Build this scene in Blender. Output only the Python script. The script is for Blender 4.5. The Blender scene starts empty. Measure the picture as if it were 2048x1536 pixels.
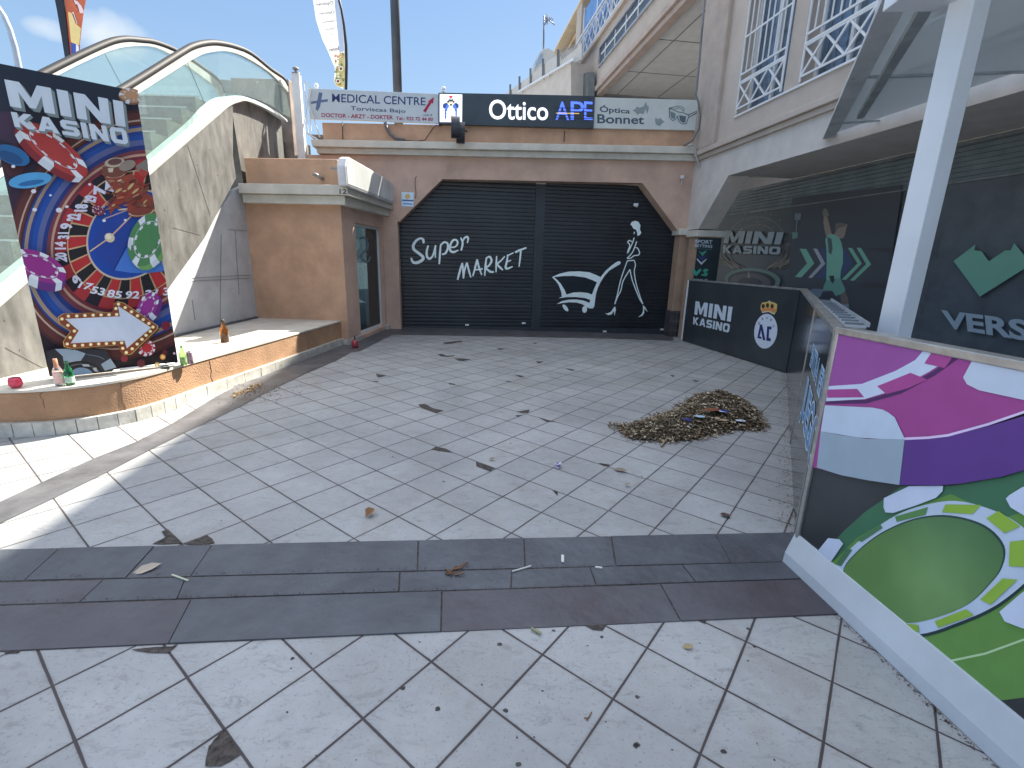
import bpy, bmesh, math, random
from mathutils import Vector, Matrix
from mathutils.geometry import tessellate_polygon
random.seed(7)
R = math.radians
sc = bpy.context.scene
COL = sc.collection
# ------------------------------------------------------------------ camera
F_PX, PITCH, ROLL, CAM_H = 956.4, 0.25636, -0.02625, 1.65
SX, SY = -0.0180, -0.0034                      # the court drains gently
cp, sp, cr, sr = math.cos(PITCH), math.sin(PITCH), math.cos(ROLL), math.sin(ROLL)
R0, U0, FW = Vector((1, 0, 0)), Vector((0, sp, cp)), Vector((0, cp, -sp))
camd = bpy.data.cameras.new('camera'); cam = bpy.data.objects.new('camera', camd); COL.objects.link(cam)
camd.sensor_width = 36; camd.lens = F_PX / 2048 * 36; camd.clip_end = 2000; camd.clip_start = 0.05
cx = R0 * cr - U0 * sr; cy = R0 * sr + U0 * cr; cz = -FW
cam.matrix_world = Matrix(((cx.x, cy.x, cz.x, 0), (cx.y, cy.y, cz.y, 0), (cx.z, cy.z, cz.z, CAM_H), (0, 0, 0, 1)))
sc.camera = cam
# ------------------------------------------------------------------ sky, sun, exposure
SUN_AZ, SUN_EL = 34.5, 45.5                    # degrees right of +Y, above the horizon
w = bpy.data.worlds.new('World'); sc.world = w; w.use_nodes = True
nt = w.node_tree; nt.nodes.clear()
N_ = nt.nodes.new
out = N_('ShaderNodeOutputWorld'); bg = N_('ShaderNodeBackground'); sky = N_('ShaderNodeTexSky')
sky.sky_type = 'NISHITA'; sky.sun_disc = False
sky.sun_elevation = R(SUN_EL); sky.sun_rotation = R(SUN_AZ)
sky.air_density = 1.3; sky.dust_density = 0.8; sky.ozone_density = 2.0
bg.inputs['Strength'].default_value = 0.15
def cloud_dir(az, el): return (math.sin(R(az)) * math.cos(R(el)), math.cos(R(az)) * math.cos(R(el)), math.sin(R(el)))
tc = N_('ShaderNodeTexCoord'); nz = N_('ShaderNodeTexNoise'); nz.inputs['Scale'].default_value = 14; nz.inputs['Detail'].default_value = 7
nz.inputs['Roughness'].default_value = 0.6
nt.links.new(tc.outputs['Generated'], nz.inputs['Vector'])
prev = sky.outputs[0]
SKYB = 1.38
def m_(op, a=None, b=None):
    n = N_('ShaderNodeMath'); n.operation = op
    for i, v in enumerate((a, b)):
        if v is None: continue
        if isinstance(v, (int, float)): n.inputs[i].default_value = v
        else: nt.links.new(v, n.inputs[i])
    return n.outputs[0]
def cloud(d, sx, sy, gain):
    # soft ellipsoidal puff of cloud around direction d
    global prev
    v = Vector(d); side = v.cross(Vector((0, 0, 1))).normalized(); up = side.cross(v).normalized()
    def dot(a):
        n = N_('ShaderNodeVectorMath'); n.operation = 'DOT_PRODUCT'; n.inputs[1].default_value = a
        nt.links.new(tc.outputs['Generated'], n.inputs[0]); return n.outputs['Value']
    a = m_('DIVIDE', dot(side), sx); b = m_('DIVIDE', dot(up), sy)
    r2 = m_('ADD', m_('MULTIPLY', a, a), m_('MULTIPLY', b, b))
    ff = m_('GREATER_THAN', dot(v), 0.3)
    k = m_('SUBTRACT', 1.0, r2)
    k = m_('ADD', k, m_('MULTIPLY', m_('SUBTRACT', nz.outputs['Fac'], 0.5), 2.4))
    k = m_('MULTIPLY', m_('MULTIPLY', k, gain), ff)
    cl = N_('ShaderNodeClamp'); nt.links.new(k, cl.inputs[0])
    mx = N_('ShaderNodeMix'); mx.data_type = 'RGBA'; nt.links.new(cl.outputs[0], mx.inputs['Factor'])
    nt.links.new(prev, mx.inputs['A']); mx.inputs['B'].default_value = (2.0, 2.1, 2.15, 1)
    prev = mx.outputs['Result']
sx_ = N_('ShaderNodeSeparateXYZ'); nt.links.new(tc.outputs['Generated'], sx_.inputs[0])
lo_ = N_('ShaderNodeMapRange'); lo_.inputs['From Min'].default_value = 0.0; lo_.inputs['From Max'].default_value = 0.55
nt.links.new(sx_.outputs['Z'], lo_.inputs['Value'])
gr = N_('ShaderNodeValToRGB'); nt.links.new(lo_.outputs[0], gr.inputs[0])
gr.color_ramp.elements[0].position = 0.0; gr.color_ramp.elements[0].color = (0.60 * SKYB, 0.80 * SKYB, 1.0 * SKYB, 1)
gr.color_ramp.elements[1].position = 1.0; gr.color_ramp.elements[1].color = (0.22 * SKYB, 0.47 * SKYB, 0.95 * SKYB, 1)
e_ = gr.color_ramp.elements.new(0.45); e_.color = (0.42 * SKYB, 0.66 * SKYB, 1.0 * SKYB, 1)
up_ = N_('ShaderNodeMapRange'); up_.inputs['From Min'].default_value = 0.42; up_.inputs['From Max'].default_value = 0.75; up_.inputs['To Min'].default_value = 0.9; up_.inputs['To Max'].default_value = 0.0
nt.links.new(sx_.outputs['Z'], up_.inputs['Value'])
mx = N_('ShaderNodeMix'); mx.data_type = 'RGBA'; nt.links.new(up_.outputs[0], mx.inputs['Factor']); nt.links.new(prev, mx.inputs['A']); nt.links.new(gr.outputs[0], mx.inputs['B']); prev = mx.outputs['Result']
hz_ = N_('ShaderNodeMapRange'); hz_.inputs['From Min'].default_value = 0.5; hz_.inputs['From Max'].default_value = 0.85; hz_.inputs['To Max'].default_value = 0.65
nt.links.new(sx_.outputs['Z'], hz_.inputs['Value'])
mx = N_('ShaderNodeMix'); mx.data_type = 'RGBA'; nt.links.new(hz_.outputs[0], mx.inputs['Factor']); nt.links.new(prev, mx.inputs['A']); mx.inputs['B'].default_value = (4.6, 4.5, 4.3, 1); prev = mx.outputs['Result']  # bright haze high overhead, added to raise the ambient light in the shade
cloud(cloud_dir(-36.6, 16.8), 0.050, 0.030, 0.55)
cloud(cloud_dir(-40.6, 16.2), 0.030, 0.014, 0.45)
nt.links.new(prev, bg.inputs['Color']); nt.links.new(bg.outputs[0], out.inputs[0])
sd = bpy.data.lights.new('sun', 'SUN'); sd.energy = 5.0; sd.angle = R(0.53); sd.color = (1.0, 0.93, 0.80)
so = bpy.data.objects.new('sun', sd); COL.objects.link(so)
so.rotation_euler = Vector(cloud_dir(SUN_AZ, SUN_EL)).to_track_quat('Z', 'Y').to_euler()
vs = sc.view_settings; vs.view_transform = 'Standard'; vs.look = 'None'; vs.gamma = 1; vs.exposure = 1.75; vs.use_curve_mapping = False
sc.cycles.max_bounces = 8; sc.cycles.transparent_max_bounces = 16
try: sc.cycles.use_denoising = True
except Exception: pass

# ------------------------------------------------------------------ photo -> place measurements
CAMP = Vector((0, 0, CAM_H))
def ray(px, py):
    x = (px - 1024) / F_PX; y = -(py - 768) / F_PX
    x, y = x * cr + y * sr, -x * sr + y * cr
    return Vector((x, cp + y * sp, -sp + y * cp))
def fl(x, y): return SX * x + SY * y
def gp(px, py, lift=0.0):                      # measured point on the court
    d = ray(px, py); t = (lift - CAM_H) / (d.z - SX * d.x - SY * d.y); return CAMP + t * d
def onz(px, py, z):
    d = ray(px, py); return CAMP + (z - CAM_H) / d.z * d
class Pl:
    """a vertical wall plane: u runs along it, z up, n towards the court"""
    def __init__(s, A, B, flip=False):
        s.A = Vector((A[0], A[1])); d = Vector((B[0] - A[0], B[1] - A[1])); s.d = d.normalized()
        s.n = Vector((s.d.y, -s.d.x)) * (-1 if flip else 1)
    def uz(s, px, py, o=0.0):
        r = ray(px, py); A = s.A + s.n * o
        t = s.n.dot(A) / s.n.dot(Vector((r.x, r.y)))
        P = CAMP + t * r
        return ((Vector((P.x, P.y)) - s.A).dot(s.d), P.z)
    def p(s, u, z, o=0.0):
        q = s.A + s.d * u + s.n * o; return Vector((q.x, q.y, z))
    def px(s, px, py, o=0.0):
        u, z = s.uz(px, py, o); return s.p(u, z, o)
    def off(s, o):
        q = Pl((0, 0), (1, 0)); q.A = s.A + s.n * o; q.d = s.d.copy(); q.n = s.n.copy(); return q

# ------------------------------------------------------------------ materials
def lin(c):
    if isinstance(c, (int, float)): c = (c, c, c)
    return tuple(((v / 255) / 12.92 if v / 255 <= 0.04045 else ((v / 255 + 0.055) / 1.055) ** 2.4) for v in c[:3])
MATS = {}
def mat(name, col, rough=0.7, metal=0.0, var=0.12, scale=3.0, bump=0.0, bscale=60.0, col2=None, spec=0.5, stretch=None, dirt=0.0):
    """principled with two scales of colour noise, optional grime and bump; col is linear albedo"""
    if name in MATS: return MATS[name]
    m = bpy.data.materials.new(name); m.use_nodes = True; t = m.node_tree; b = t.nodes['Principled BSDF']
    b.inputs['Roughness'].default_value = rough; b.inputs['Metallic'].default_value = metal
    b.inputs['Specular IOR Level'].default_value = spec
    co = t.nodes.new('ShaderNodeTexCoord'); mp = t.nodes.new('ShaderNodeMapping')
    if stretch: mp.inputs['Scale'].default_value = stretch
    t.links.new(co.outputs['Object'], mp.inputs[0])
    n1 = t.nodes.new('ShaderNodeTexNoise'); n1.inputs['Scale'].default_value = scale; n1.inputs['Detail'].default_value = 8; n1.inputs['Roughness'].default_value = 0.62
    t.links.new(mp.outputs[0], n1.inputs['Vector'])
    mx = t.nodes.new('ShaderNodeMix'); mx.data_type = 'RGBA'
    c2 = col2 if col2 else tuple(max(0, v * (1 - 2.2 * var)) for v in col)
    c1 = tuple(min(1, v * (1 + var)) for v in col)
    mr = t.nodes.new('ShaderNodeMapRange'); mr.inputs['From Min'].default_value = 0.32; mr.inputs['From Max'].default_value = 0.68
    t.links.new(n1.outputs['Fac'], mr.inputs['Value']); t.links.new(mr.outputs[0], mx.inputs['Factor'])
    mx.inputs['A'].default_value = (*c2, 1); mx.inputs['B'].default_value = (*c1, 1)
    last = mx.outputs['Result']
    if dirt > 0:
        n2 = t.nodes.new('ShaderNodeTexNoise'); n2.inputs['Scale'].default_value = scale * 0.45; n2.inputs['Detail'].default_value = 10; n2.inputs['Roughness'].default_value = 0.7
        t.links.new(co.outputs['Object'], n2.inputs['Vector'])
        r2 = t.nodes.new('ShaderNodeMapRange'); r2.inputs['From Min'].default_value = 0.52; r2.inputs['From Max'].default_value = 0.75; r2.inputs['To Max'].default_value = dirt
        t.links.new(n2.outputs['Fac'], r2.inputs['Value'])
        m2 = t.nodes.new('ShaderNodeMix'); m2.data_type = 'RGBA'; t.links.new(r2.outputs[0], m2.inputs['Factor'])
        t.links.new(last, m2.inputs['A']); m2.inputs['B'].default_value = (*tuple(v * 0.38 for v in col), 1); last = m2.outputs['Result']
    t.links.new(last, b.inputs['Base Color'])
    if bump > 0:
        n3 = t.nodes.new('ShaderNodeTexNoise'); n3.inputs['Scale'].default_value = bscale; n3.inputs['Detail'].default_value = 5
        t.links.new(co.outputs['Object'], n3.inputs['Vector'])
        bp = t.nodes.new('ShaderNodeBump'); bp.inputs['Strength'].default_value = bump; bp.inputs['Distance'].default_value = 0.01
        t.links.new(n3.outputs['Fac'], bp.inputs['Height']); t.links.new(bp.outputs[0], b.inputs['Normal'])
    MATS[name] = m; return m
def print_mat(name='printed_vinyl', rough=0.45, spec=0.4):
    if name in MATS: return MATS[name]
    m = bpy.data.materials.new(name); m.use_nodes = True; t = m.node_tree; b = t.nodes['Principled BSDF']
    a = t.nodes.new('ShaderNodeAttribute'); a.attribute_name = 'Col'
    nn = t.nodes.new('ShaderNodeTexNoise'); nn.inputs['Scale'].default_value = 9; nn.inputs['Detail'].default_value = 8
    mr = t.nodes.new('ShaderNodeMapRange'); mr.inputs['To Min'].default_value = 0.86; mr.inputs['To Max'].default_value = 1.1
    t.links.new(nn.outputs['Fac'], mr.inputs['Value'])
    vm = t.nodes.new('ShaderNodeVectorMath'); vm.operation = 'SCALE'
    t.links.new(a.outputs['Color'], vm.inputs[0]); t.links.new(mr.outputs[0], vm.inputs['Scale'])
    t.links.new(vm.outputs[0], b.inputs['Base Color'])
    b.inputs['Roughness'].default_value = rough; b.inputs['Specular IOR Level'].default_value = spec
    MATS[name] = m; return m
def glass_mat(name, tint, alpha, rough=0.02):
    """thin pane: part clear, part mirror and a little dust"""
    if name in MATS: return MATS[name]
    m = bpy.data.materials.new(name); m.use_nodes = True; t = m.node_tree; t.nodes.remove(t.nodes['Principled BSDF'])
    o = t.nodes['Material Output']; tr = t.nodes.new('ShaderNodeBsdfTransparent'); tr.inputs[0].default_value = (*tint, 1)
    gl = t.nodes.new('ShaderNodeBsdfGlossy'); gl.inputs['Roughness'].default_value = rough
    df = t.nodes.new('ShaderNodeBsdfDiffuse'); df.inputs[0].default_value = (0.5, 0.55, 0.55, 1) if alpha < .3 else (.86, .90, .92, 1)
    lw_ = t.nodes.new('ShaderNodeLayerWeight'); lw_.inputs[0].default_value = 0.5
    pw = t.nodes.new('ShaderNodeMath'); pw.operation = 'POWER'; t.links.new(lw_.outputs['Facing'], pw.inputs[0]); pw.inputs[1].default_value = 4.0
    ma = t.nodes.new('ShaderNodeMath'); ma.operation = 'MULTIPLY_ADD'; t.links.new(pw.outputs[0], ma.inputs[0]); ma.inputs[1].default_value = 0.55; ma.inputs[2].default_value = 0.045
    m1 = t.nodes.new('ShaderNodeMixShader'); t.links.new(ma.outputs[0], m1.inputs[0]); t.links.new(tr.outputs[0], m1.inputs[1]); t.links.new(gl.outputs[0], m1.inputs[2])
    m2 = t.nodes.new('ShaderNodeMixShader'); m2.inputs[0].default_value = alpha; t.links.new(m1.outputs[0], m2.inputs[1]); t.links.new(df.outputs[0], m2.inputs[2])
    t.links.new(m2.outputs[0], o.inputs[0]); MATS[name] = m; return m
def emis_mat(name, strength):
    m = bpy.data.materials.new(name); m.use_nodes = True; t = m.node_tree; b = t.nodes['Principled BSDF']
    a = t.nodes.new('ShaderNodeAttribute'); a.attribute_name = 'Col'
    t.links.new(a.outputs['Color'], b.inputs['Base Color']); t.links.new(a.outputs['Color'], b.inputs['Emission Color']); b.inputs['Emission Strength'].default_value = strength
    MATS[name] = m; return m

# ------------------------------------------------------------------ mesh building
class MB:
    def __init__(s): s.v = []; s.f = []; s.c = []; s.col = None
    def add(s, vs_, fs, col=None):
        k = len(s.v); s.v += [tuple(v) for v in vs_]
        for f in fs: s.f.append(tuple(i + k for i in f)); s.c.append(col)
    def prism(s, lo, hi, col=None):
        """two matching rings of points"""
        n = len(lo); s.add(list(lo) + list(hi), [tuple(range(n))[::-1], tuple(range(n, 2 * n))] + [(i, (i + 1) % n, n + (i + 1) % n, n + i) for i in range(n)], col)
    def ext(s, pl, pts, o0, o1, px=True, col=None):
        q = [pl.uz(*p) for p in pts] if px else pts
        s.prism([pl.p(u, z, o0) for u, z in q], [pl.p(u, z, o1) for u, z in q], col)
    def box(s, pl, u0, u1, z0, z1, o0, o1, col=None): s.ext(pl, [(u0, z0), (u1, z0), (u1, z1), (u0, z1)], o0, o1, False, col)
    def beam(s, a, b, w_, h_, up=Vector((0, 0, 1)), col=None):
        a, b = Vector(a), Vector(b); d = (b - a).normalized()
        if abs(d.dot(up)) > 0.98: up = Vector((0, 1, 0))
        x = d.cross(up).normalized() * w_ / 2; y = x.cross(d).normalized() * h_ / 2
        q = [x + y, x - y, -x - y, -x + y]; s.prism([a + v for v in q], [b + v for v in q], col)
    def tube(s, path, r, n=10, col=None, cap=True):
        path = [Vector(p) for p in path]; rs = r if isinstance(r, (list, tuple)) else [r] * len(path)
        rings = []; prevx = None
        for i, p in enumerate(path):
            d = (path[min(i + 1, len(path) - 1)] - path[max(i - 1, 0)]).normalized()
            x = d.orthogonal().normalized() if prevx is None else (prevx - d * prevx.dot(d)).normalized()
            prevx = x; y = d.cross(x)
            rings.append([p + (x * math.cos(6.2832 * k / n) + y * math.sin(6.2832 * k / n)) * rs[i] for k in range(n)])
        vv = [v for r_ in rings for v in r_]; ff = []
        for i in range(len(path) - 1):
            for k in range(n): ff.append((i * n + k, i * n + (k + 1) % n, (i + 1) * n + (k + 1) % n, (i + 1) * n + k))
        if cap: ff += [tuple(range(n))[::-1], tuple(range((len(path) - 1) * n, len(path) * n))]
        s.add(vv, ff, col)
    def lathe(s, c, prof, n=20, col=None):
        c = Vector(c); vv = []; ff = []
        for r_, z in prof:
            for k in range(n): vv.append(c + Vector((r_ * math.cos(6.2832 * k / n), r_ * math.sin(6.2832 * k / n), z)))
        for i in range(len(prof) - 1):
            for k in range(n): ff.append((i * n + k, i * n + (k + 1) % n, (i + 1) * n + (k + 1) % n, (i + 1) * n + k))
        ff += [tuple(range(n))[::-1], tuple(range((len(prof) - 1) * n, len(prof) * n))]
        s.add(vv, ff, col)
    def build(s, name, m, parent=None, smooth=False, bevel=0.0, **tags):
        me = bpy.data.meshes.new(name); me.from_pydata(s.v, [], s.f); me.update()
        if any(c is not None for c in s.c):
            at = me.color_attributes.new('Col', 'FLOAT_COLOR', 'CORNER')
            i = 0
            for fi, f in enumerate(s.f):
                c = s.c[fi]
                for k in range(len(f)):
                    cc = c[k] if (c and isinstance(c[0], (tuple, list))) else (c or (0.5, 0.5, 0.5))
                    at.data[i].color = (*cc[:3], 1); i += 1
        bm = bmesh.new(); bm.from_mesh(me); bmesh.ops.recalc_face_normals(bm, faces=bm.faces); bm.to_mesh(me); bm.free()
        me.materials.append(m); o = bpy.data.objects.new(name, me); COL.objects.link(o)
        if smooth:
            for p in me.polygons: p.use_smooth = True
        if parent: o.parent = parent
        if bevel:
            b = o.modifiers.new('bevel', 'BEVEL'); b.width = bevel; b.segments = 2; b.limit_method = 'ANGLE'; b.harden_normals = False
        tag(o, **tags); return o
def tag(o, label=None, cat=None, group=None, kind=None):
    if label: o['label'] = label
    if cat: o['category'] = cat
    if group: o['group'] = group
    if kind: o['kind'] = kind
def thing(name, label, cat, group=None):
    o = bpy.data.objects.new(name, None); COL.objects.link(o); o.empty_display_size = 0.1; tag(o, label, cat, group); return o

# ------------------------------------------------------------------ flat printed artwork: coloured shapes laid on a board
def clip_poly(pts, win):
    """Sutherland-Hodgman against a convex window (counter-clockwise)"""
    for i in range(len(win)):
        a, b = win[i], win[(i + 1) % len(win)]; res = []
        def ins(p): return (b[0] - a[0]) * (p[1] - a[1]) - (b[1] - a[1]) * (p[0] - a[0]) >= -1e-9
        for k in range(len(pts)):
            p, q = pts[k], pts[(k + 1) % len(pts)]; ip, iq = ins(p), ins(q)
            if ip: res.append(p)
            if ip != iq:
                d1 = (b[0] - a[0]) * (p[1] - a[1]) - (b[1] - a[1]) * (p[0] - a[0])
                d2 = (b[0] - a[0]) * (q[1] - a[1]) - (b[1] - a[1]) * (q[0] - a[0])
                t = d1 / (d1 - d2); res.append((p[0] + t * (q[0] - p[0]), p[1] + t * (q[1] - p[1])))
        pts = res
        if len(pts) < 3: return []
    return pts
FONT_CACHE = {}
def text_tris(s, offset=0.0, shear=0.0):
    key = (s, offset, shear)
    if key in FONT_CACHE: return FONT_CACHE[key]
    cu = bpy.data.curves.new('t', 'FONT'); cu.body = s; cu.size = 1; cu.offset = offset; cu.shear = shear; cu.resolution_u = 4; cu.fill_mode = 'FRONT'
    ob = bpy.data.objects.new('t', cu); COL.objects.link(ob); dg = bpy.context.evaluated_depsgraph_get(); dg.update()
    me = ob.evaluated_get(dg).to_mesh(); me.calc_loop_triangles()
    v = [(p.co.x, p.co.y) for p in me.vertices]; tr = [tuple(v[i] for i in t.vertices) for t in me.loop_triangles]
    ob.evaluated_get(dg).to_mesh_clear(); COL.objects.unlink(ob); bpy.data.objects.remove(ob); bpy.data.curves.remove(cu)
    if not v: return []
    x0 = min(p[0] for p in v); x1 = max(p[0] for p in v); y0 = min(p[1] for p in v); y1 = max(p[1] for p in v)
    res = [tuple(((p[0] - x0) / (x1 - x0), (p[1] - y0) / (y1 - y0)) for p in t) for t in tr]
    FONT_CACHE[key] = res; return res
BLK = {
 'M': (1.3, [[(0,0),(0,1),(.4,1),(.65,.45),(.9,1),(1.3,1),(1.3,0),(.98,0),(.98,.62),(.74,.08),(.56,.08),(.32,.62),(.32,0)]]),
 'I': (.34, [[(0,0),(0,1),(.34,1),(.34,0)]]),
 'N': (1.1, [[(0,0),(0,1),(.36,1),(.78,.42),(.78,1),(1.1,1),(1.1,0),(.74,0),(.32,.58),(.32,0)]]),
 'K': (1.12, [[(0,0),(0,1),(.32,1),(.32,.62),(.68,1),(1.08,1),(.6,.52),(1.12,0),(.7,0),(.32,.4),(.32,0)]]),
 'A': (1.2, [[(0,0),(.42,1),(.6,1),(.6,.68),(.5,.4),(.6,.4),(.6,.18),(.41,.18),(.34,0)], [(1.2,0),(.78,1),(.6,1),(.6,.68),(.7,.4),(.6,.4),(.6,.18),(.79,.18),(.86,0)]]),
 'S': (1.05, [[(0,0),(.85,0),(1.05,.15),(1.05,.45),(.9,.6),(.33,.62),(.33,.76),(1.02,.76),(1.02,1),(.2,1),(0,.85),(0,.55),(.15,.4),(.72,.38),(.72,.24),(0,.24)]]),
 'O': (1.1, [[(.55,0),(.18,0),(0,.18),(0,.82),(.18,1),(.55,1),(.55,.75),(.33,.75),(.33,.25),(.55,.25)], [(.55,0),(.92,0),(1.1,.18),(1.1,.82),(.92,1),(.55,1),(.55,.75),(.77,.75),(.77,.25),(.55,.25)]]),
}
class Art:
    def __init__(s, pl, o=0.0, win=None, step=0.0004, gain=1.0, conv=None):
        s.pl = pl; s.o = o; s.mb = MB(); s.step = step; s.gain = gain; s.conv = conv; s.k = 0
        s.win = None
        if win:
            q = [s.uv(*p) for p in win]
            ar = sum(q[i][0] * q[(i + 1) % len(q)][1] - q[(i + 1) % len(q)][0] * q[i][1] for i in range(len(q)))
            s.win = q if ar > 0 else q[::-1]
    def uv(s, x, y): return s.pl.uz(x, y, s.o)
    def c(s, col): return tuple(min(0.95, v * s.gain) for v in lin(col))
    def poly(s, pts, col, bump=True, uv=False):
        q = list(pts) if uv else [s.uv(*p) for p in pts]
        if s.win: q = clip_poly(q, s.win)
        if len(q) < 3: return
        if bump: s.k += 1
        o = s.o + s.k * s.step; cc = s.c(col)
        P = [s.pl.p(u, z, o) for u, z in q]
        if len(q) == 3: s.mb.add(P, [(0, 1, 2)], cc); return
        tr = tessellate_polygon([[Vector((u, z, 0)) for u, z in q]])
        s.mb.add(P, [t for t in tr], cc)
    def grad(s, quad, c00, c10, c11, c01):
        """smooth blend over a quad TL,TR,BR,BL"""
        s.k += 1; o = s.o + s.k * s.step; q = [s.uv(*p) for p in quad]
        cs = [s.c(c) for c in (c00, c10, c11, c01)]
        s.mb.add([s.pl.p(u, z, o) for u, z in q], [(0, 1, 2, 3)], cs)
    def ell(s, cx_, cy_, a, b, rot=0, col=0, a0=0, a1=360, inner=0.0, n=48, inb=None):
        t0, t1 = R(a0), R(a1); m = max(3, int(n * abs(a1 - a0) / 360)); cr_, sr_ = math.cos(R(rot)), math.sin(R(rot))
        def P(t, k, kb=None):
            x = a * k * math.cos(t); y = b * (k if kb is None else kb) * math.sin(t); return (cx_ + x * cr_ - y * sr_, cy_ + x * sr_ + y * cr_)
        outp = [P(t0 + (t1 - t0) * i / m, 1) for i in range(m + 1)]
        if inner > 0:
            inn = [P(t0 + (t1 - t0) * i / m, inner, inb) for i in range(m + 1)]
            s.k += 1
            for i in range(m): s.poly([outp[i], outp[i + 1], inn[i + 1], inn[i]], col, False)
        else:
            if a1 - a0 < 360: outp.append((cx_, cy_))
            else: outp = outp[:-1]
            s.poly(outp, col)
    def line(s, pts, wd, col, closed=False, taper=None):
        """stroke of given pixel width with round-ish joints"""
        s.k += 1; n = len(pts)
        seg = n if closed else n - 1
        L = []; Rr = []
        for i in range(n):
            p = Vector(pts[i]); a = Vector(pts[(i - 1) % n] if (closed or i > 0) else pts[i]); b = Vector(pts[(i + 1) % n] if (closed or i < n - 1) else pts[i])
            d = (b - a).normalized(); nn = Vector((-d.y, d.x)); ww = wd / 2 if taper is None else taper[i] / 2
            if 0 < i < n - 1 or closed:
                d1 = (p - a).normalized(); cs = max(0.5, d1.dot(d)); ww = ww / cs
            L.append(p + nn * ww); Rr.append(p - nn * ww)
        for i in range(seg):
            j = (i + 1) % n; s.poly([L[i], L[j], Rr[j], Rr[i]], col, False)
    def text(s, body, quad, col, offset=0.0, shear=0.0, clip=None):
        """quad TL,TR,BR,BL in photo pixels; mapped projectively onto the plane"""
        s.k += 1; q = [s.uv(*p) for p in quad]
        def mp(a, b):
            top = (q[0][0] + (q[1][0] - q[0][0]) * a, q[0][1] + (q[1][1] - q[0][1]) * a); bo = (q[3][0] + (q[2][0] - q[3][0]) * a, q[3][1] + (q[2][1] - q[3][1]) * a)
            return (bo[0] + (top[0] - bo[0]) * b, bo[1] + (top[1] - bo[1]) * b)
        for t in text_tris(body, offset, shear):
            if clip is not None:
                t2 = clip_poly(list(t), [(0, 0), (clip, 0), (clip, 1), (0, 1)]) or clip_poly(list(t)[::-1], [(0, 0), (clip, 0), (clip, 1), (0, 1)])
                if len(t2) < 3: continue
                s.poly([mp(*p) for p in t2], col, False, True)
            else: s.poly([mp(*p) for p in t], col, False, True)
    def blk(s, body, quad, col, gap=0.14, side=None, slant=0.0):
        W_ = sum(BLK[c][0] for c in body) + gap * (len(body) - 1); q = [s.uv(*p) for p in quad]
        def mp(a, b):
            a = a + slant * (b - 0.5)
            top = (q[0][0] + (q[1][0] - q[0][0]) * a, q[0][1] + (q[1][1] - q[0][1]) * a); bo = (q[3][0] + (q[2][0] - q[3][0]) * a, q[3][1] + (q[2][1] - q[3][1]) * a)
            return (bo[0] + (top[0] - bo[0]) * b, bo[1] + (top[1] - bo[1]) * b)
        if side:
            for i in range(4, 0, -1):
                x = 0; s.k += 1
                for ch in body:
                    for pg in BLK[ch][1]: s.poly([mp((x + a + i * side[0] / 4) / W_, b - i * side[1] / 4) for a, b in pg], side[2], False, True)
                    x += BLK[ch][0] + gap
        x = 0; s.k += 1
        for ch in body:
            for pg in BLK[ch][1]: s.poly([mp((x + a) / W_, b) for a, b in pg], col, False, True)
            x += BLK[ch][0] + gap
    def build(s, name, m=None, parent=None, **tags):
        return s.mb.build(name, m or print_mat(), parent, **tags)

# planes measured from the photo
W = Pl((0, 11.27), (1, 11.39))                 # face of the shop wall
S = Pl((0, 11.62), (1, 11.74))                 # roller shutter
cor = W.px(1392, 300)
RWD = Vector((math.cos(R(98)), math.sin(R(98))))
RW = Pl((cor.x, cor.y), (cor.x - RWD.x, cor.y - RWD.y))          # right-hand building face; u runs towards the camera
SF = RW.off(-1.45)
ES = Pl((-4.68, 0), (-4.68, 1))                # escalator side; u runs away from the camera
KA, KB, KC = (-4.66, 8.83), (-3.04, 8.736), (-2.88, 11.26)
KF = Pl(KA, KB); KS = Pl(KB, KC)
PT = 0.47                                      # top of the low wall
PB0, PB1 = onz(100, 757, PT + 0.01), onz(357, 729, PT + 0.01)
PO = Pl((PB0.x, PB0.y), (PB1.x, PB1.y))        # advertising board
bA, bB, bC = gp(1363, 681), gp(1572, 747), gp(1590, 1068)
BAB = Pl((bA.x, bA.y), (bB.x, bB.y)); BBC = Pl((bB.x, bB.y), (bC.x, bC.y))
cA, cB = gp(1584, 1129), gp(2023, 1536)
BCD = Pl((cA.x, cA.y), (cB.x, cB.y))

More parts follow.
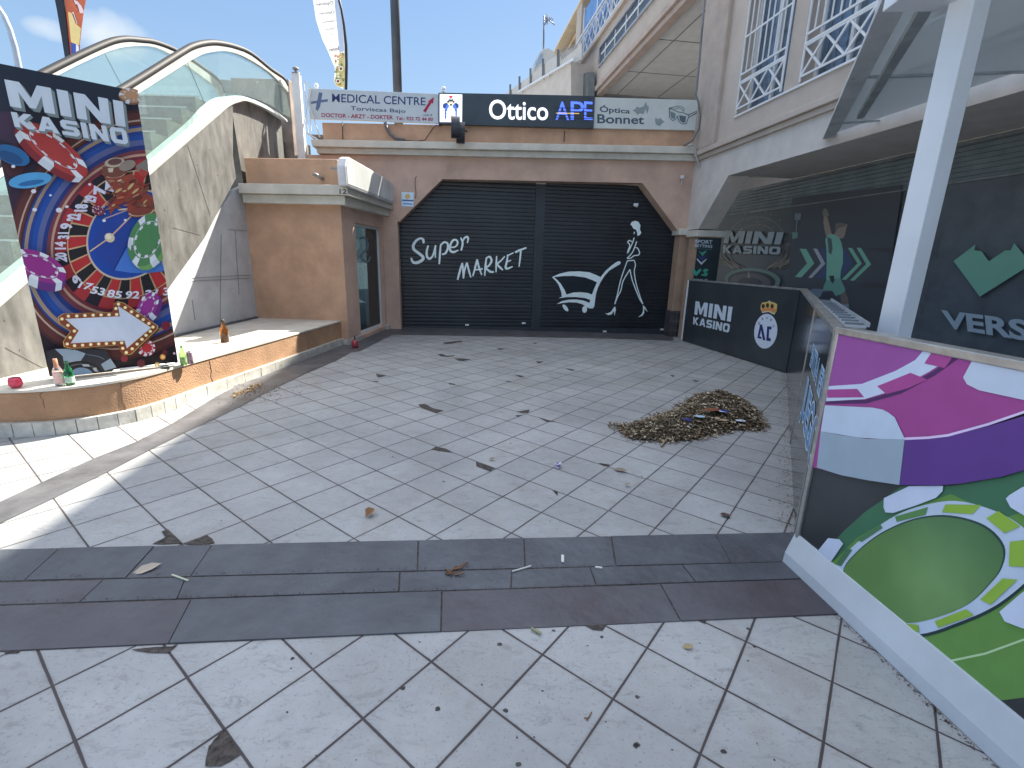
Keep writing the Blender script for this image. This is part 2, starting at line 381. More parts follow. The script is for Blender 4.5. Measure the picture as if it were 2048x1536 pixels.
# ================================================================== GROUND
def tile_mat(name, s, th, ox, oy, col, joint, jw=0.0045):
    m = bpy.data.materials.new(name); m.use_nodes = True; t = m.node_tree; b = t.nodes['Principled BSDF']; L = t.links.new
    co = t.nodes.new('ShaderNodeTexCoord')
    def node(k, **kw):
        n = t.nodes.new(k)
        for a, v in kw.items(): setattr(n, a, v)
        return n
    def math_(op, a, b_=None, c_=None):
        n = node('ShaderNodeMath', operation=op)
        for i, v in enumerate((a, b_, c_)):
            if v is None: continue
            if isinstance(v, (int, float)): n.inputs[i].default_value = v
            else: L(v, n.inputs[i])
        return n.outputs[0]
    def dot(vec, off):
        n = node('ShaderNodeVectorMath', operation='DOT_PRODUCT'); n.inputs[1].default_value = vec; L(co.outputs['Object'], n.inputs[0]); return math_('ADD', n.outputs['Value'], off)
    ca, sa = math.cos(th) / s, math.sin(th) / s
    A = dot((ca, sa, 0), -(ca * ox + sa * oy)); B = dot((-sa, ca, 0), -(-sa * ox + ca * oy))
    wob = node('ShaderNodeTexNoise'); wob.inputs['Scale'].default_value = 2.2; wob.inputs['Detail'].default_value = 6; L(co.outputs['Object'], wob.inputs['Vector'])
    wv = math_('MULTIPLY', math_('SUBTRACT', wob.outputs['Fac'], 0.5), 0.02)
    def dist(v):
        f = math_('FRACT', math_('ADD', v, wv)); return math_('MINIMUM', f, math_('SUBTRACT', 1.0, f))
    dmin = math_('MINIMUM', dist(A), dist(B))
    jn = node('ShaderNodeTexNoise'); jn.inputs['Scale'].default_value = 5; jn.inputs['Detail'].default_value = 9; L(co.outputs['Object'], jn.inputs['Vector'])
    jwid = math_('MULTIPLY', math_('ADD', jn.outputs['Fac'], 0.45), jw / s)
    jm = node('ShaderNodeMapRange'); jm.interpolation_type = 'SMOOTHSTEP'
    L(dmin, jm.inputs['Value']); L(math_('MULTIPLY', jwid, 0.75), jm.inputs['From Min']); L(math_('MULTIPLY', jwid, 1.35), jm.inputs['From Max']); jm.inputs['To Min'].default_value = 1; jm.inputs['To Max'].default_value = 0
    # per tile tone
    cmb = node('ShaderNodeCombineXYZ'); L(math_('FLOOR', math_('ADD', A, wv)), cmb.inputs[0]); L(math_('FLOOR', math_('ADD', B, wv)), cmb.inputs[1])
    wn = node('ShaderNodeTexWhiteNoise', noise_dimensions='3D'); L(cmb.outputs[0], wn.inputs['Vector'])
    tone = math_('ADD', math_('MULTIPLY', wn.outputs['Value'], 0.14), 0.93)
    # mottling, veins, grime
    def noise(sc_, det, rough=0.6, dist_=0.0, off=(0, 0, 0), str_=(1, 1, 1)):
        mp = node('ShaderNodeMapping'); mp.inputs['Location'].default_value = off; mp.inputs['Scale'].default_value = str_; L(co.outputs['Object'], mp.inputs[0])
        n = node('ShaderNodeTexNoise'); n.inputs['Scale'].default_value = sc_; n.inputs['Detail'].default_value = det; n.inputs['Roughness'].default_value = rough; n.inputs['Distortion'].default_value = dist_
        L(mp.outputs[0], n.inputs['Vector']); return n.outputs['Fac']
    def rng(v, a, b_, c_, d): 
        n = node('ShaderNodeMapRange'); L(v, n.inputs['Value'])
        for k, x in zip(('From Min', 'From Max', 'To Min', 'To Max'), (a, b_, c_, d)): n.inputs[k].default_value = x
        return n.outputs[0]
    mot = rng(noise(14, 8, 0.7), 0.3, 0.7, 0.93, 1.05)
    speck = math_('MULTIPLY', rng(noise(90, 3, 0.5, 0, (3, 1, 0)), 0.60, 0.72, 1.0, 0.68), rng(noise(34, 6, 0.8, 2.0, (5, 9, 0)), 0.62, 0.70, 1.0, 0.66))
    streak = rng(noise(7, 10, 0.75, 1.2, (1, 5, 2), (1, 2.6, 1)), 0.54, 0.74, 1.0, 0.56)
    big = rng(noise(0.9, 6, 0.6, 0.3, (7, 2, 0)), 0.36, 0.68, 1.08, 0.82)
    k = math_('MULTIPLY', math_('MULTIPLY', tone, mot), math_('MULTIPLY', math_('MULTIPLY', speck, streak), big))
    vm = node('ShaderNodeVectorMath', operation='SCALE'); vm.inputs[0].default_value = col; L(k, vm.inputs['Scale'])
    # warm grime
    g = rng(noise(1.7, 9, 0.68, 0.6, (11, 4, 0)), 0.52, 0.74, 0.0, 0.45)
    mg = node('ShaderNodeMix', data_type='RGBA'); L(g, mg.inputs['Factor']); L(vm.outputs[0], mg.inputs['A']); mg.inputs['B'].default_value = (col[0] * 0.72, col[1] * 0.62, col[2] * 0.50, 1)
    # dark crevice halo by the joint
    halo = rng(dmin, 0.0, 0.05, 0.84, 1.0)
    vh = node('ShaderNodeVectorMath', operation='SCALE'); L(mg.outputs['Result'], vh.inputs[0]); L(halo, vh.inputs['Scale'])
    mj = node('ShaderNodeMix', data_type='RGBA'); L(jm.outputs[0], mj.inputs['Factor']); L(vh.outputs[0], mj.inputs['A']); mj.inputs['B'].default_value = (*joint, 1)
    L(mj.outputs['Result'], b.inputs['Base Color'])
    L(rng(noise(5, 6), 0.3, 0.7, 0.5, 0.72), b.inputs['Roughness']); b.inputs['Specular IOR Level'].default_value = 0.45
    hgt = math_('ADD', math_('MULTIPLY', jm.outputs[0], -1.0), math_('MULTIPLY', noise(70, 5), 0.25))
    tilt = math_('MULTIPLY', wn.outputs['Value'], 0.3)
    bp = node('ShaderNodeBump'); bp.inputs['Strength'].default_value = 0.45; bp.inputs['Distance'].default_value = 0.004; L(math_('ADD', hgt, tilt), bp.inputs['Height']); L(bp.outputs[0], b.inputs['Normal'])
    return m
TILE = (0.318, 0.326, 0.332)
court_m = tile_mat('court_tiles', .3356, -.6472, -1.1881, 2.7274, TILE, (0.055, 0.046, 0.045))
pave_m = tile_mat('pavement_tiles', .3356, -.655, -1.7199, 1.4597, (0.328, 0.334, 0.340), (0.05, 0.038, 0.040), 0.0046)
slate_m = mat('slate', (0.070, 0.080, 0.093), 0.5, var=0.28, scale=2.2, bump=0.7, bscale=16, dirt=0.45, col2=(.050, .050, .060))
slate2_m = mat('slate_plum', (0.074, 0.075, 0.087), 0.5, var=0.26, scale=1.6, bump=0.7, bscale=14, dirt=0.45, col2=(.055, .045, .053))
mortar_m = mat('mortar', (0.075, 0.062, 0.055), 0.9, var=0.35, scale=40, bump=0.8, bscale=120)
def gz(x, y, lift): return Vector((x, y, fl(x, y) + lift))
def sheet(mb, pts, lift, px=True, n=1):
    q = [gp(*p) for p in pts] if px else [Vector((p[0], p[1], 0)) for p in pts]
    q = [gz(v.x, v.y, lift) for v in q]
    tr = tessellate_polygon([[Vector((v.x, v.y, 0)) for v in q]]); mb.add(q, tr)
mb = MB(); sheet(mb, [(-80, -60), (80, -60), (80, 90), (-80, 90)], 0, False); mb.build('ground', court_m, kind='structure')
# pavement in front of the slate bands
pL, pR = gp(0, 1303), gp(1680, 1231)
dv = (pR - pL); L0 = pL - dv * 20; R1 = pR + dv * 20
mb = MB(); sheet(mb, [(L0.x, L0.y), (L0.x + 3, L0.y - 60), (R1.x + 3, R1.y - 60), (R1.x, R1.y)], 0.004, False); mb.build('pavement', pave_m, kind='structure')
# slate bands: a dark bed with separate slabs on it
mb = MB(); sheet(mb, [(-700, 1117), (1595, 1066), (1700, 1229), (-900, 1347)], 0.006); mb.build('slate_bed', mortar_m, kind='structure')
rows = [(((-700, 1117), (1595, 1066.5)), ((-700, 1182), (1600, 1125)), [(-300, -420), (120, 50), (310, 252), (425, 382), (837, 835), (1048, 1050), (1222, 1232), (1430, 1462)]),
        (((-700, 1186), (1600, 1127)), ((-800, 1238), (1640, 1159)), [(-420, -520), (-160, -250), (207, 160), (372, 355), (800, 798), (1024, 1022), (1180, 1192), (1364, 1391)]),
        (((-800, 1242), (1640, 1161)), ((-900, 1345), (1700, 1230)), [(-500, -640), (383, 338), (884, 882), (1321, 1361)])]
def on_line(l, x):
    (x0, y0), (x1, y1) = l; return (x, y0 + (y1 - y0) * (x - x0) / (x1 - x0))
g1, g2 = MB(), MB(); k = 0
for top, bot, js in rows:
    xs = [(top[0][0], bot[0][0])] + js + [(top[1][0], bot[1][0])]
    for i in range(len(xs) - 1):
        a, b_ = xs[i], xs[i + 1]
        q = [on_line(top, a[0] + 1.2), on_line(top, b_[0] - 1.2), on_line(bot, b_[1] - 1.2), on_line(bot, a[1] + 1.2)]
        pts = [gp(*p) for p in q]; k += 1
        lo = [gz(v.x, v.y, 0.0) for v in pts]; dz = random.uniform(-.002, .002); hi = [gz(v.x, v.y, 0.011 + dz) for v in pts]
        (g2 if (top is rows[2][0] and i != 2) or k in (12,) else g1).prism(lo, hi)
g1.build('slate_paving', slate_m, kind='structure', bevel=0.002); g2.build('slate_paving', slate2_m, kind='structure', bevel=0.002)
# slate strip along the low wall and below the shutter
side = [(0, 1048), (107.5, 997.5), (217.5, 943.8), (300, 901), (372, 865), (431, 837.5), (480, 813.8), (550, 777), (615, 746), (672, 722), (702, 705), (719, 703), (785.5, 669.5), (1000, 673), (1249, 678), (1347, 682)]
inner = [(1345, 660), (1075, 655), (803, 648), (790, 652), (770, 652), (722, 670), (698, 686), (600, 715), (510, 752), (430, 795), (380, 826), (345, 847.5), (271, 885), (185, 918.8), (80, 967.5), (0, 1005)]
sl = Vector((gp(0, 1048).x, gp(0, 1048).y)); s2 = Vector((gp(0, 1005).x, gp(0, 1005).y))
dirn = (sl - Vector((gp(217.5, 943.8).x, gp(217.5, 943.8).y))).normalized()
mb = MB(); P = [gp(*p) for p in side + inner]; Q = [(v.x, v.y) for v in P]
ext0 = sl + dirn * 0.55; ext1 = s2 + dirn * 0.75
Q = [(ext0.x, ext0.y)] + Q + [(ext1.x, ext1.y)]
sheet(mb, Q, 0.005, False); mb.build('slate_strip', mat('slate_strip', (0.10, 0.10, 0.108), 0.5, var=0.2, scale=4, bump=0.4, bscale=25, dirt=0.3), kind='structure')
# broken tiles: bare mortar showing
holes = [[(415,580),(440,576),(435,585)],
 [(262,1302),(345,1296),(357,1290),(338,1309),(296,1308)], [(8,1304),(44,1300),(38,1309),(12,1310)],
 [(434,1478),(449,1460),(482,1512),(470,1520),(440,1536),(411,1536),(418,1496)],
 [(323,1064),(336,1060),(366,1088),(305,1089),(331,1075)], [(366,1089),(414,1071),(424,1078),(430,1087),(400,1092)],
 [(836,810),(850,808),(866,817),(888,822),(872,827),(842,815)], [(862,899),(872,894),(892,898),(905,905),(880,903)],
 [(952,924),(956,926),(990,937),(980,943),(953,933)], [(1032,824),(1060,820),(1056,826),(1045,826)], [(1030,832),(1044,830),(1036,834)],
 [(1077,835),(1093,840),(1113,844),(1093,844)], [(1105,1001-20),(1116,984),(1115,992)], [(1196,926),(1207,928),(1220,930),(1217,933),(1205,931)],
 [(752,748),(762,750),(774,752),(755,755)], [(728,765),(758,762),(755,764)], [(875,709),(884,708),(893,712),(912,711),(897,714),(882,713)], [(908,717),(925,717),(942,719),(928,722),(918,722)],
 [(885,686),(922,682),(925,684),(890,688)], [(993,697),(1012,698),(1000,700)], [(1071,723),(1088,723),(1077,727)], [(1130,736),(1149,740),(1144,742)], [(1027,749),(1050,753),(1040,754)], [(1010,762),(1024,763),(1016,764)], [(896,766),(908,768),(911,770),(899,769)],
 [(1383,760),(1400,762),(1392,764)], [(1340,750),(1351,752),(1345,754)], [(1160,1248),(1180,1247),(1212,1252),(1205,1264),(1185,1262),(1170,1254)], [(1394,1243),(1412,1242),(1410,1250)], [(1066,719-33),(1075,686),(1070,688)], [(1105,907-3),(1040,905),(1025,906),(1012,902),(1000,905),(1020,911)]]
mb = MB()
def ragged(poly, n=3, j=0.13):
    res = []
    for i in range(len(poly)):
        a, b_ = poly[i], poly[(i + 1) % len(poly)]; L_ = math.hypot(b_[0] - a[0], b_[1] - a[1])
        for k in range(n):
            t = k / n; r_ = random.uniform(-j, j) * L_ / n if k else 0
            res.append((a[0] + (b_[0] - a[0]) * t + r_, a[1] + (b_[1] - a[1]) * t + r_ * 0.5))
    return res
for h_ in holes[1:-1]: sheet(mb, ragged(h_), 0.0085 if h_[0][1] > 1100 else 0.004)
mb.build('broken_paving', mortar_m, kind='structure')
# smears and gum: thin flecks trodden on the tiles
mb = MB()
for i in range(90):
    if i < 34: px_, py_ = random.uniform(560, 1560), random.uniform(1255, 1530)
    else: px_, py_ = random.uniform(430, 1560), random.uniform(690, 1060)
    if px_ > 1350 and py_ < 760: continue
    c0 = gp(px_, py_); r0 = random.choice([.003, .004, .005, .009])
    pts = [(c0.x + r0 * random.uniform(.6, 1.4) * math.cos(a_), c0.y + r0 * random.uniform(.5, 1.2) * math.sin(a_)) for a_ in [k * 0.9 for k in range(7)]]
    sheet(mb, pts, 0.0055, False)
for px_, py_ in ((999, 1290), (1012, 1424), (1271, 1494), (1275, 1492), (1037, 1531), (1447, 1505), (876, 1420)):
    c0 = gp(px_, py_); sheet(mb, [(c0.x + .011 * random.uniform(.7, 1.3) * math.cos(a_), c0.y + .009 * random.uniform(.7, 1.3) * math.sin(a_)) for a_ in [k * 0.78 for k in range(8)]], 0.0055, False)
mb.build('gum_spots', mat('gum', (0.07, 0.065, 0.065), 0.9, var=.3), kind='stuff', label='small dark flecks trodden into the pale tiles', cat='dirt')

# ================================================================== LOW WALL (planter)
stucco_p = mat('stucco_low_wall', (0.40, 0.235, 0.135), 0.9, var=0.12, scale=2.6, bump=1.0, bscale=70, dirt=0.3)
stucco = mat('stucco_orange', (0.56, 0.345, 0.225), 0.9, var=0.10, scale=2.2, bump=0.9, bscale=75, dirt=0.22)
stucco2 = mat('stucco_salmon', (0.60, 0.415, 0.325), 0.9, var=0.10, scale=1.6, bump=0.6, bscale=75, dirt=0.25)
beige = mat('render_beige', (0.50, 0.43, 0.375), 0.9, var=0.06, scale=1.5, bump=0.4, bscale=60, dirt=0.15)
creamc = mat('cornice_cream', (0.60, 0.57, 0.50), 0.8, var=0.08, scale=3, bump=0.3, bscale=50, dirt=0.25)
white_m = mat('white_paint', (0.72, 0.73, 0.74), 0.4, var=0.05, scale=4, dirt=0.12)
grey_trim = mat('skirting_tile', (0.50, 0.49, 0.45), 0.5, var=0.14, scale=9, bump=0.2, bscale=40, dirt=0.3)
top_m = mat('wall_top_tile', (0.58, 0.54, 0.48), 0.6, var=0.10, scale=3, dirt=0.3)
base_px = [(-260, 868), (-120, 877), (0, 877), (60, 876), (120, 872), (180, 864), (240, 853), (290, 841), (335, 827), (365, 812), (400, 799), (440, 783), (480, 769), (520, 755), (560, 739), (600, 724), (640, 708), (690, 689)]
bp_ = [gp(*p) for p in base_px]; bp_ = [Vector((v.x, v.y)) for v in bp_]
# smooth the measured base line
for _ in range(2): bp_ = [bp_[0]] + [(bp_[i - 1] + bp_[i] * 2 + bp_[i + 1]) / 4 for i in range(1, len(bp_) - 1)] + [bp_[-1]]
def densify(P, n=4):
    res = []
    for i in range(len(P) - 1):
        p0 = P[max(i - 1, 0)]; p1 = P[i]; p2 = P[i + 1]; p3 = P[min(i + 2, len(P) - 1)]
        for k in range(n):
            t = k / n; res.append(0.5 * ((2 * p1) + (p2 - p0) * t + (2 * p0 - 5 * p1 + 4 * p2 - p3) * t * t + (3 * p1 - p0 - 3 * p2 + p3) * t ** 3))
    return res + [P[-1]]
bp_ = densify(bp_, 5)
def offs(P, d):
    r_ = []
    for i in range(len(P)):
        t = (P[min(i + 1, len(P) - 1)] - P[max(i - 1, 0)]).normalized(); r_.append(P[i] + Vector((t.y, -t.x)) * d)
    return r_
planter = thing('low_wall', 'low orange rendered wall curving round the raised ledge below the escalator', 'wall')
mb = MB(); inn = offs(bp_, -0.045); n = len(inn); back = [Vector((v.x - 3.0, v.y + 0.3)) for v in inn]
vv = []; 
for v in inn: vv += [(v.x, v.y, fl(v.x, v.y) + 0.10), (v.x, v.y, PT - 0.02)]
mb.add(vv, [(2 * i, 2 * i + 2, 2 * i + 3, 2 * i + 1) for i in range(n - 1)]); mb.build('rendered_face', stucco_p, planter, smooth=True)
mb = MB(); lip = offs(bp_, -0.035); poly = [(v.x, v.y) for v in lip] + [(-3.04, 9.1), (-6.5, 9.1), (-9.0, 3.0)]
tr = tessellate_polygon([[Vector((x, y, 0)) for x, y in poly]]); nn = len(poly)
mb.add([(x, y, PT) for x, y in poly], tr)
mb.add([(v.x, v.y, PT) for v in lip] + [(v.x, v.y, PT - 0.022) for v in lip], [(i, i + 1, n + i + 1, n + i) for i in range(n - 1)])
mb.build('ledge_top', top_m, planter)
# skirting tiles, one little slab after another
mb = MB(); dd = 0; seg = []; acc = 0
cum = [0]
for i in range(1, len(bp_)): cum.append(cum[-1] + (bp_[i] - bp_[i - 1]).length)
def at(t):
    for i in range(1, len(cum)):
        if cum[i] >= t or i == len(cum) - 1:
            k = (t - cum[i - 1]) / max(1e-6, cum[i] - cum[i - 1]); return bp_[i - 1].lerp(bp_[i], k)
t = 0.0; step_ = 0.145
while t < cum[-1] - 0.05:
    stp = step_ if t < cum[-1] * 0.40 else 0.33
    a, b_ = at(t + 0.003), at(min(t + stp - 0.003, cum[-1])); d = (b_ - a).normalized(); nrm = Vector((d.y, -d.x)); jit = random.uniform(-.002, .002)
    q = [a + nrm * jit, b_ + nrm * jit, b_ - nrm * 0.06, a - nrm * 0.06]
    mb.prism([gz(v.x, v.y, 0.0) for v in q], [gz(v.x, v.y, 0.125) for v in q]); t += stp
mb.build('skirting', grey_trim, planter, bevel=0.003)

def crack_on_wall(bx, by, z0, z1, w_, seed):
    rr_ = random.Random(seed); v = gp(bx, by); q_ = min(bp_, key=lambda a: (a - Vector((v.x, v.y))).length); i_ = bp_.index(q_); t_ = (bp_[min(i_ + 1, len(bp_) - 1)] - bp_[max(i_ - 1, 0)]).normalized(); n_ = Vector((t_.y, -t_.x)); o_ = q_ - n_ * .043; P_ = []
    for k in range(9): d = o_ + t_ * rr_.uniform(-.012, .012) * (1 if 0 < k < 8 else .3); P_.append(Vector((d.x, d.y, z0 + (z1 - z0) * k / 8)))
    m_ = MB(); m_.tube(P_, w_, 5); return m_
for bx, by, z0, z1, w_, sd_ in ((262, 850, .14, .46, .0022, 1), (445, 786, .14, .46, .003, 2), (95, 874, .30, .46, .0015, 3)): crack_on_wall(bx, by, z0, z1, w_, sd_).build('crack', mat('crack_dark', (.10, .06, .04), 1.0), planter)

# ================================================================== SHOP BUILDING (back wall with shutter)
shop = thing('shop_building', 'salmon rendered shop front with chamfered arch over a wide black roller shutter', 'building')
def uzp(pl, pts): return [pl.uz(*p) for p in pts]
aw = uzp(W, [(799, 443), (885, 358), (1285, 366), (1356, 462)])
uL, uR = -4.4, W.uz(1392, 300)[0] + 0.02
zc0 = W.uz(700, 309)[1]; zc1 = W.uz(1390, 324)[1]
mb = MB()
zt = 3.72
mb.ext(W, [(-2.75, aw[0][1]), aw[0], aw[1], aw[2], aw[3], (uR, aw[3][1]), (uR, zt + 0.2), (uL, zt - 0.1), (uL, 2.3)], -0.35, 0.0, False)
mb.box(W, -3.3, W.uz(800, 600)[0], -.2, aw[0][1] + .02, -.34, -.004); mb.build('wall', stucco2, shop)
# side jambs
mb = MB(); jl = W.uz(799, 443)[0]
pR0, pR1 = W.uz(1359, 470)[0], W.uz(1386, 470)[0] + 0.25
mb.box(W, pR0 + 0.02, pR1, -0.2, aw[3][1] - 0.03, -0.3, 0.0)
mb.build('pillar', mat('pillar_tan', (0.40, 0.27, 0.19), 0.9, var=.08, bump=.5, dirt=.2), shop, bevel=0.01)
mb = MB(); mb.box(W, pR0 - 0.02, pR1, -0.25, 0.52, -0.28, 0.035)
tl = mb.build('tile_base', mat('dark_base_tile', (0.075, 0.072, 0.075), 0.35, var=.2, scale=6), shop)
mb = MB()
for z_ in (0.05, 0.27, 0.49): mb.box(W, pR0 - 0.03, pR1, z_, z_ + 0.006, 0.0, 0.0375)
for u_ in (pR0 + 0.14, pR0 + 0.34): mb.box(W, u_, u_ + 0.006, -0.2, 0.52, 0.0, 0.0375)
mb.build('tile_joint', mat('joint_pale', (0.25, 0.24, 0.23), 0.9), shop)
mb = MB(); z0, z1 = W.uz(1352, 470)[1], W.uz(1352, 457)[1]
mb.box(W, pR0 - 0.06, pR1 + 0.02, z0, z1, -0.3, 0.09); mb.build('capital', creamc, shop, bevel=0.012)
# cornice in two tiers following the measured slope
cl, cr_ = W.uz(627, 283), W.uz(1392, 297); dl, dr_ = W.uz(632, 308), W.uz(1390, 324)
ml, mr_ = W.uz(630, 297), W.uz(1391, 311)
mb = MB(); mb.ext(W, [ml, mr_, cr_, cl], -0.1, 0.20, False); mb.ext(W, [(dl[0] + .05, dl[1]), (dr_[0], dr_[1]), (mr_[0], mr_[1]), (ml[0] + .05, ml[1])], -0.1, 0.11, False)
mb.build('cornice', creamc, shop, bevel=0.012)
# parapet above
pt = uzp(W, [(640, 283), (1392, 297), (1392, 190), (1180, 190), (1180, 250), (877, 243), (626, 236)])
mb = MB(); mb.ext(W, [(-4.05, 3.7), (uR, 3.95), (uR, 4.52), (-4.05, 4.24)], -0.25, 0.0, False); mb.build('parapet', stucco, shop)
mb = MB(); mb.add([W.p(-4.4, 4.05, -0.2), W.p(uR + 3, 4.3, -0.2), W.p(uR + 3, 4.3, -9), W.p(-4.4, 4.05, -9)], [(0, 1, 2, 3)]); mb.build('roof_deck', mat('deck', (0.4, .36, .32), .9), shop)
# roller shutter
sh = thing('t', None, None); COL.objects.unlink(sh)
slat = MB(); u0, u1 = S.uz(795, 600)[0], S.uz(1362, 600)[0] + .1
um0, um1 = S.uz(1067, 500)[0], S.uz(1086, 500)[0]
z = -0.12; ph = 0.085
rs2 = random.Random(2)
while z < 3.35:
    j_ = rs2.uniform(-.0012, .0012)
    for a, b_ in ((u0, um0), (um1, u1)):
        prof = [(z, 0.009), (z + .006, 0.016), (z + .03, .0185), (z + .06, .0185), (z + .078, .016), (z + ph, 0.009)]
        vv = [];
        for zz, oo in prof: vv += [S.p(a, zz, oo + j_), S.p(b_, zz, oo + j_ + rs2.uniform(-.0008, .0008))]
        slat.add(vv, [(2 * i, 2 * i + 1, 2 * i + 3, 2 * i + 2) for i in range(len(prof) - 1)])
    z += ph
black_sh = mat('shutter_black', (0.016, 0.020, 0.027), 0.38, var=0.25, scale=1.2, spec=0.6, dirt=0.3)
shut = slat.build('roller_shutter', black_sh, shop)
mb = MB(); mb.box(S, um0, um1, -0.12, 3.3, 0.0, 0.05); mb.box(S, u0, u1, -.12, 0.03, 0.0, 0.03); mb.build('center_post', mat('post_black', (0.035, 0.04, 0.048), 0.5), shut)
for x, y in ((934, 650), (1047.5, 646.5), (1209.5, 663), (1324.5, 659)):
    mb = MB(); u, zz = S.uz(x, y, .04); mb.box(S, u - .045, u + .045, zz - .02, zz + .02, 0.02, 0.045); mb.build('lock_plate', white_m, shut, bevel=.004)
LET = (205, 218, 228)
ar = Art(S, 0.0235, gain=1.35, step=0.0003)
def loc(ox, oy, sc_): return lambda P: [(ox + x / sc_, oy + y / sc_) for x, y in P]
q = loc(780, 440, 6.4)
DK = (12, 18, 26)
strokes = [([(430, 300), (425, 255), (395, 235), (340, 260), (300, 320), (305, 375), (360, 420), (420, 470), (415, 510), (350, 545), (295, 540), (270, 485)], [18, 30, 22, 26, 30, 30, 30, 32, 34, 32, 28, 22]),
 ([(490, 325), (470, 400), (475, 470), (510, 495), (550, 450), (580, 330)], [16, 24, 26, 26, 20, 14]), ([(585, 320), (578, 400), (582, 485)], [14, 22, 12]),
 ([(650, 305), (640, 420), (630, 565)], [14, 24, 18]), ([(645, 330), (690, 285), (735, 300), (740, 360), (710, 425), (665, 440)], [14, 24, 22, 24, 24, 16]),
 ([(775, 350), (830, 345), (865, 305), (855, 262), (815, 255), (780, 300), (765, 360), (780, 400), (820, 410), (875, 385)], [16, 18, 20, 22, 22, 24, 26, 26, 24, 14]),
 ([(905, 225), (930, 300), (910, 390)], [14, 22, 18]), ([(925, 290), (950, 235), (985, 215), (1000, 240), (990, 295)], [14, 20, 24, 22, 12]),
 ([(865, 765), (895, 650), (925, 550)], [18, 24, 18]), ([(925, 550), (935, 640), (940, 750)], [18, 22, 16]), ([(940, 750), (955, 640), (985, 545)], [16, 20, 18]), ([(985, 545), (1010, 650), (1035, 735)], [18, 22, 14]),
 ([(1060, 720), (1090, 610), (1115, 505)], [14, 22, 20]), ([(1115, 505), (1140, 610), (1175, 705)], [20, 22, 14]), ([(1085, 640), (1185, 625)], [14, 20]),
 ([(1235, 480), (1220, 600), (1212, 715)], [18, 22, 14]), ([(1230, 490), (1275, 470), (1300, 520), (1270, 580), (1230, 610), (1280, 660), (1330, 665)], [16, 22, 24, 22, 18, 26, 14]),
 ([(1365, 460), (1360, 560), (1357, 670)], [14, 22, 12]), ([(1470, 465), (1420, 520), (1365, 565)], [12, 18, 20]), ([(1365, 560), (1410, 610), (1445, 640)], [18, 24, 14]),
 ([(1510, 440), (1495, 530), (1480, 610), (1510, 620), (1570, 595)], [16, 20, 24, 22, 12]), ([(1495, 460), (1580, 420)], [14, 14]), ([(1490, 540), (1550, 515)], [14, 12]),
 ([(1600, 415), (1665, 385), (1745, 355)], [22, 24, 16]), ([(1675, 385), (1665, 490), (1650, 600)], [18, 20, 12])]
def smooth_path(pts, tp, n=4):
    V_ = [Vector(p) for p in pts]; o_ = []; t_ = []
    for i in range(len(V_) - 1):
        p0, p1, p2, p3 = V_[max(i - 1, 0)], V_[i], V_[i + 1], V_[min(i + 2, len(V_) - 1)]
        for k in range(n):
            t = k / n; o_.append(0.5 * ((2 * p1) + (p2 - p0) * t + (2 * p0 - 5 * p1 + 4 * p2 - p3) * t * t + (3 * p1 - p0 - 3 * p2 + p3) * t ** 3)); t_.append(tp[i] + (tp[i + 1] - tp[i]) * t)
    return o_ + [V_[-1]], t_ + [tp[-1]]
for pts, tp in strokes:
    P, T = smooth_path(q(pts), [v / 6.4 * 1.15 for v in tp]); ar.line([tuple(v) for v in P], 1, LET, taper=T)
ar.build('lettering', None, shut)
ar = Art(S, 0.0235, gain=1.35, step=0.0003); q = loc(1090, 430, 6.982)
for pg in ([(97, 868), (200, 820), (330, 792), (470, 786), (620, 800), (720, 840), (775, 868), (850, 775), (930, 705), (1000, 655), (1035, 643), (1058, 658), (1050, 685), (990, 720), (900, 775), (830, 850), (780, 930), (740, 1010), (715, 1090), (700, 1180), (690, 1270), (670, 1305), (620, 1305), (580, 1285), (520, 1245), (440, 1222), (340, 1218), (250, 1228), (160, 1246), (230, 1205), (330, 1182), (430, 1180), (520, 1190), (580, 1210), (620, 1228), (632, 1185), (560, 1160), (430, 1145), (300, 1147), (190, 1163), (235, 1140), (225, 1070), (190, 975), (150, 920)],):
    ar.poly(q(pg), LET)
ar.poly(q([(125, 868), (250, 852), (400, 850), (560, 872), (650, 905), (725, 940), (690, 1020), (655, 1110), (600, 1090), (500, 1078), (400, 1082), (300, 1110), (270, 1040), (220, 960), (170, 905)]), (24, 30, 38))
for cx_, cy_, a_, b_, r_ in ((285, 1297, 26, 58, -38), (553, 1318, 34, 48, 5)): ar.ell(*q([(cx_, cy_)])[0], a_ / 6.98, b_ / 6.98, r_, LET, n=24)
ar.poly(q([(1192, 130), (1215, 95), (1265, 80), (1310, 100), (1332, 145), (1325, 200), (1345, 245), (1325, 280), (1290, 292), (1285, 240), (1270, 205), (1235, 190), (1212, 150)]), LET)
ar.poly(q([(1240, 235), (1255, 235), (1252, 262), (1238, 270)]), LET)
def pl_(pts, wd): 
    P, T = smooth_path(q(pts), [wd / 6.98] * len(pts), 3); ar.line([tuple(v) for v in P], 1, LET, taper=T)
for pts, wd in (([(1245, 315), (1225, 380), (1195, 450), (1152, 535)], 14), ([(1215, 375), (1180, 355), (1155, 380), (1185, 420), (1165, 480), (1150, 530)], 15), ([(1280, 370), (1255, 440), (1215, 530), (1145, 605)], 15), ([(1262, 455), (1295, 465), (1320, 530), (1300, 560), (1240, 570), (1200, 600), (1145, 608)], 15),
                ([(1150, 640), (1245, 632)], 16), ([(1150, 640), (1105, 760), (1050, 930), (1010, 1110), (972, 1245)], 14), ([(1185, 760), (1090, 920), (1060, 1050), (1010, 1150), (975, 1245)], 14), ([(1185, 760), (1215, 900), (1270, 1050), (1320, 1170), (1365, 1242)], 15), ([(1245, 632), (1262, 700), (1245, 790), (1270, 950), (1320, 1120), (1365, 1242)], 14)):
    pl_(pts, wd)
